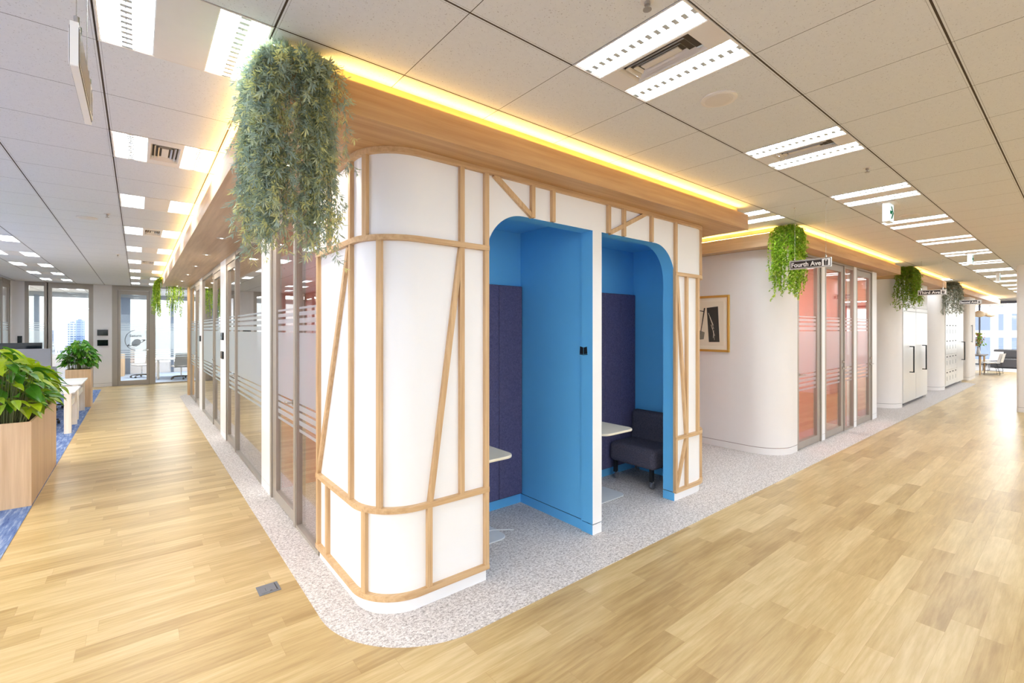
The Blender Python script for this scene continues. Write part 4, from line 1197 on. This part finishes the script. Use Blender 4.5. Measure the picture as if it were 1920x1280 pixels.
for x in (24.05, 25.15):
    for y in (2.45, 3.05): MB().tube([(x, y, .69), (x + (.03 if x > 24.6 else -.03), y, .002)], [.03, .018], 8).build('leg', M['lath'], ct)
def cafe_chair(x, y, rz, lab):
    r = empty('cafe_chair', (0, 0, 0), lab, 'chair', 'white shell chairs on black wire legs')
    m = MB(); n = 6
    for i in range(n):
        for j in range(8):
            def q(i, j, o=0):
                u = i / n * 2 - 1; t = j / 8
                if t < .5: return (u * .22, .2 - .4 * (t / .5) + 0, .43 + .02 * u * u + o)
                k = (t - .5) / .5
                return (u * (.22 - .03 * k), -.2 - .08 * k - .03 * (1 - u * u) + o, .43 + .34 * k)
            m.face([q(i, j), q(i + 1, j), q(i + 1, j + 1), q(i, j + 1)]); m.face([q(i, j, -.012), q(i, j + 1, -.012), q(i + 1, j + 1, -.012), q(i + 1, j, -.012)])
    m.build('seat_shell', M['white'], r, smooth=60)
    for s in (-1, 1):
        MB().tube([(s * .17, .14, .43), (s * .21, .20, .012), (s * .21, -.22, .012), (s * .17, -.12, .43)], .009, 6).build('sled_leg', M['black'], r)
    r.location = (x, y, .003); r.rotation_euler = (0, 0, rz)
    return r
cc = cafe_chair(24.35, 2.22, .25, 'white cafe chair on black sled legs nearest the corridor')
copy_tree(cc, (25.1, 2.2, .003), -.1, label='second white cafe chair on sled legs beside the cafe table')
copy_tree(cc, (26.6, 2.35, .006), 1.2, label='white cafe chair beyond the table turned to the bench')
copy_tree(cc, (24.5, 3.3, .003), 3.1, label='white cafe chair on the inner side of the cafe table')
vs = empty('flower_vase', (24.6, 2.55, .72), 'pale vase of pink and green flowers on the cafe table', 'vase')
MB().lathe([(.05, .72), (.06, .80), (.035, .95), (.045, 1.0)], (24.6, 2.55, 0), 16).build('vase', M['powder'], vs)
fl = MB()
for k in range(260):
    a, b = R_.uniform(0, 2 * PI), R_.uniform(0, 1)
    c = Vector((24.6 + .2 * b * math.cos(a), 2.55 + .2 * b * math.sin(a), 1.18 + R_.uniform(-.12, .35)))
    e = Vector((R_.gauss(0, 1), R_.gauss(0, 1), R_.gauss(0, 1))).normalized() * .05; g = e.cross(Vector((.3, .5, .8))).normalized() * .025
    fl.face([c - e, c + g, c + e, c - g], R_.choice((0, 0, 1, 2)))
st = MB()
for k in range(7): st.tube([(24.6, 2.55, .9), (24.6 + R_.gauss(0, .08), 2.55 + R_.gauss(0, .08), 1.25)], .004, 4)
st.build('stem', M['stem'], vs)
fl.build('blooms', [G2[1], flat('pink_petal', srgb(226, 150, 150), .7), flat('orange_petal', srgb(226, 170, 110), .7)], vs)
def pendant(x, y, z, lab):
    r = empty('pendant_lamp', (x, y, SOF), lab, 'pendant lamp', 'cafe pendant lamps')
    MB().tube([(x, y, z + .12), (x, y, SOF)], .004, 5).build('cord', M['black'], r)
    MB().lathe([(.03, z + .12), (.14, z + .06), (.17, z - .02), (.14, z - .09), (.05, z - .12)], (x, y, 0), 18).build('shade', flat('paper_shade', srgb(250, 236, 214), .8), r, smooth=60)
pendant(24.5, 2.52, 2.25, 'cream pendant lamp above the flower vase'); pendant(26.5, 2.42, 2.28, 'second cream pendant lamp towards the cafe windows')

# ------------------------------------------------------------------ enclosure out of view
MB().box(X0, Y0, 0, X0 + .05, 12, CEIL).build('wall_far_left', M['cream'], kind='structure')

wr = MB(); wr.box(X0, -6.80, 0, X1, -6.70, .75)
wr.build('wall_right_sill', M['cream'], kind='structure')
MB().box(X0, -6.80, 2.72, X1, -6.70, CEIL).build('wall_right_head', M['cream'], kind='structure')
WN[0] += 1
wq = empty('window_%d' % WN[0], (10, -6.75, .75), kind='structure')
mq = MB()
for k in range(19): mq.box(X0 + 2.4 * k, -6.79, .75, X0 + 2.4 * k + .08, -6.71, 2.72)
mq.build('window_frame', M['bronze'], wq)
MB().box(X0, -6.755, .75, X1, -6.745, 2.72).build('glass_pane', M['glass'], wq)

# ------------------------------------------------------------------ light
for i, x in enumerate((-6, -2.5, 1.0, 4.5, 8.0, 11.5, 15, 18.5, 22, 26)):
    add_area('ceiling_row_lamp', (x, -2.8, CEIL - .02), .5, 92, (.84, .94, 1.06), sy=3.0)  # unseen fill lights added to brighten the corridor more evenly
for y in (-.5, 3.5, 7.5, 10):
    add_area('ceiling_row_lamp', (-5.3, y, CEIL - .02), .5, 330, (1.02, .96, .80), sy=3.0)  # unseen fill in place of side daylight, tinted to even the ceiling colour
for x in (2.0, 3.8):
    add_area('alcove_lamp', (x, 3.0, 2.58), .09, .9, (1, .97, .93))
for y in (3.25, 4.8, 6.36, 7.9, 9.45, 11.0, 12.55, 14.1):
    l = add_area('downlight_lamp', (.77, y, SOF - .008), .08, 4, (1, .85, .65))
add_area('cafe_fill', (27, 3, CEIL - .02), 3, 600, (.92, .98, 1.02))  # broad unseen fill added in place of window daylight
add_area('meeting_fill', (1.5, 20.2, CEIL - .02), 2, 170, (1, .98, .97)); add_area('meeting_fill', (-2.6, 20.2, CEIL - .02), 2, 110, (1, .98, .95))  # added unseen fills brightening the meeting rooms and their frosted glass
sun = bpy.data.lights.new('sun', 'SUN'); sun.energy = 4.0; sun.angle = .01; sun.color = (1, .97, .92)
so = bpy.data.objects.new('sun', sun); COL.objects.link(so); so.rotation_euler = Vector((.92, .12, -.40)).to_track_quat('-Z', 'Y').to_euler()
w = bpy.data.worlds.new('sky'); SC.world = w; w.use_nodes = True
nt = w.node_tree; bg = nt.nodes['Background']
tc = nt.nodes.new('ShaderNodeTexCoord'); sx = nt.nodes.new('ShaderNodeSeparateXYZ'); rp = nt.nodes.new('ShaderNodeValToRGB')
nt.links.new(tc.outputs['Generated'], sx.inputs[0]); nt.links.new(sx.outputs[2], rp.inputs[0])
rp.color_ramp.elements[0].color = (.95, .98, 1, 1); rp.color_ramp.elements[1].color = (.78, .89, 1, 1)
nt.links.new(rp.outputs[0], bg.inputs[0]); bg.inputs[1].default_value = 1.6

# ------------------------------------------------------------------ camera
cam = bpy.data.cameras.new('camera'); co = bpy.data.objects.new('camera', cam); COL.objects.link(co)
f = 870.; cam.sensor_width = 36; cam.lens = 36 * f / 1920
cam.shift_y = (617 - 640) / 1920
cam.clip_start = .05; cam.clip_end = 3000
ang = math.atan2(math.sqrt(1) * 870, 1077)     # viewing direction: x-axis share .6284, y-axis share .7778
d = Vector((870 / math.hypot(1077, 870), 1077 / math.hypot(1077, 870), 0))
co.location = (0, 0, EYE); co.rotation_euler = d.to_track_quat('-Z', 'Y').to_euler()
SC.camera = co
SC.view_settings.view_transform = 'Standard'; SC.view_settings.look = 'None'; SC.view_settings.gamma = 1; SC.view_settings.use_curve_mapping = False
SC.view_settings.exposure = 0.28
SC.cycles.max_bounces = 10; SC.cycles.diffuse_bounces = 5; SC.cycles.glossy_bounces = 4; SC.cycles.transparent_max_bounces = 24
SC.cycles.caustics_reflective = False; SC.cycles.caustics_refractive = False
SC.cycles.sample_clamp_indirect = 8
SC.cycles.use_adaptive_sampling = True
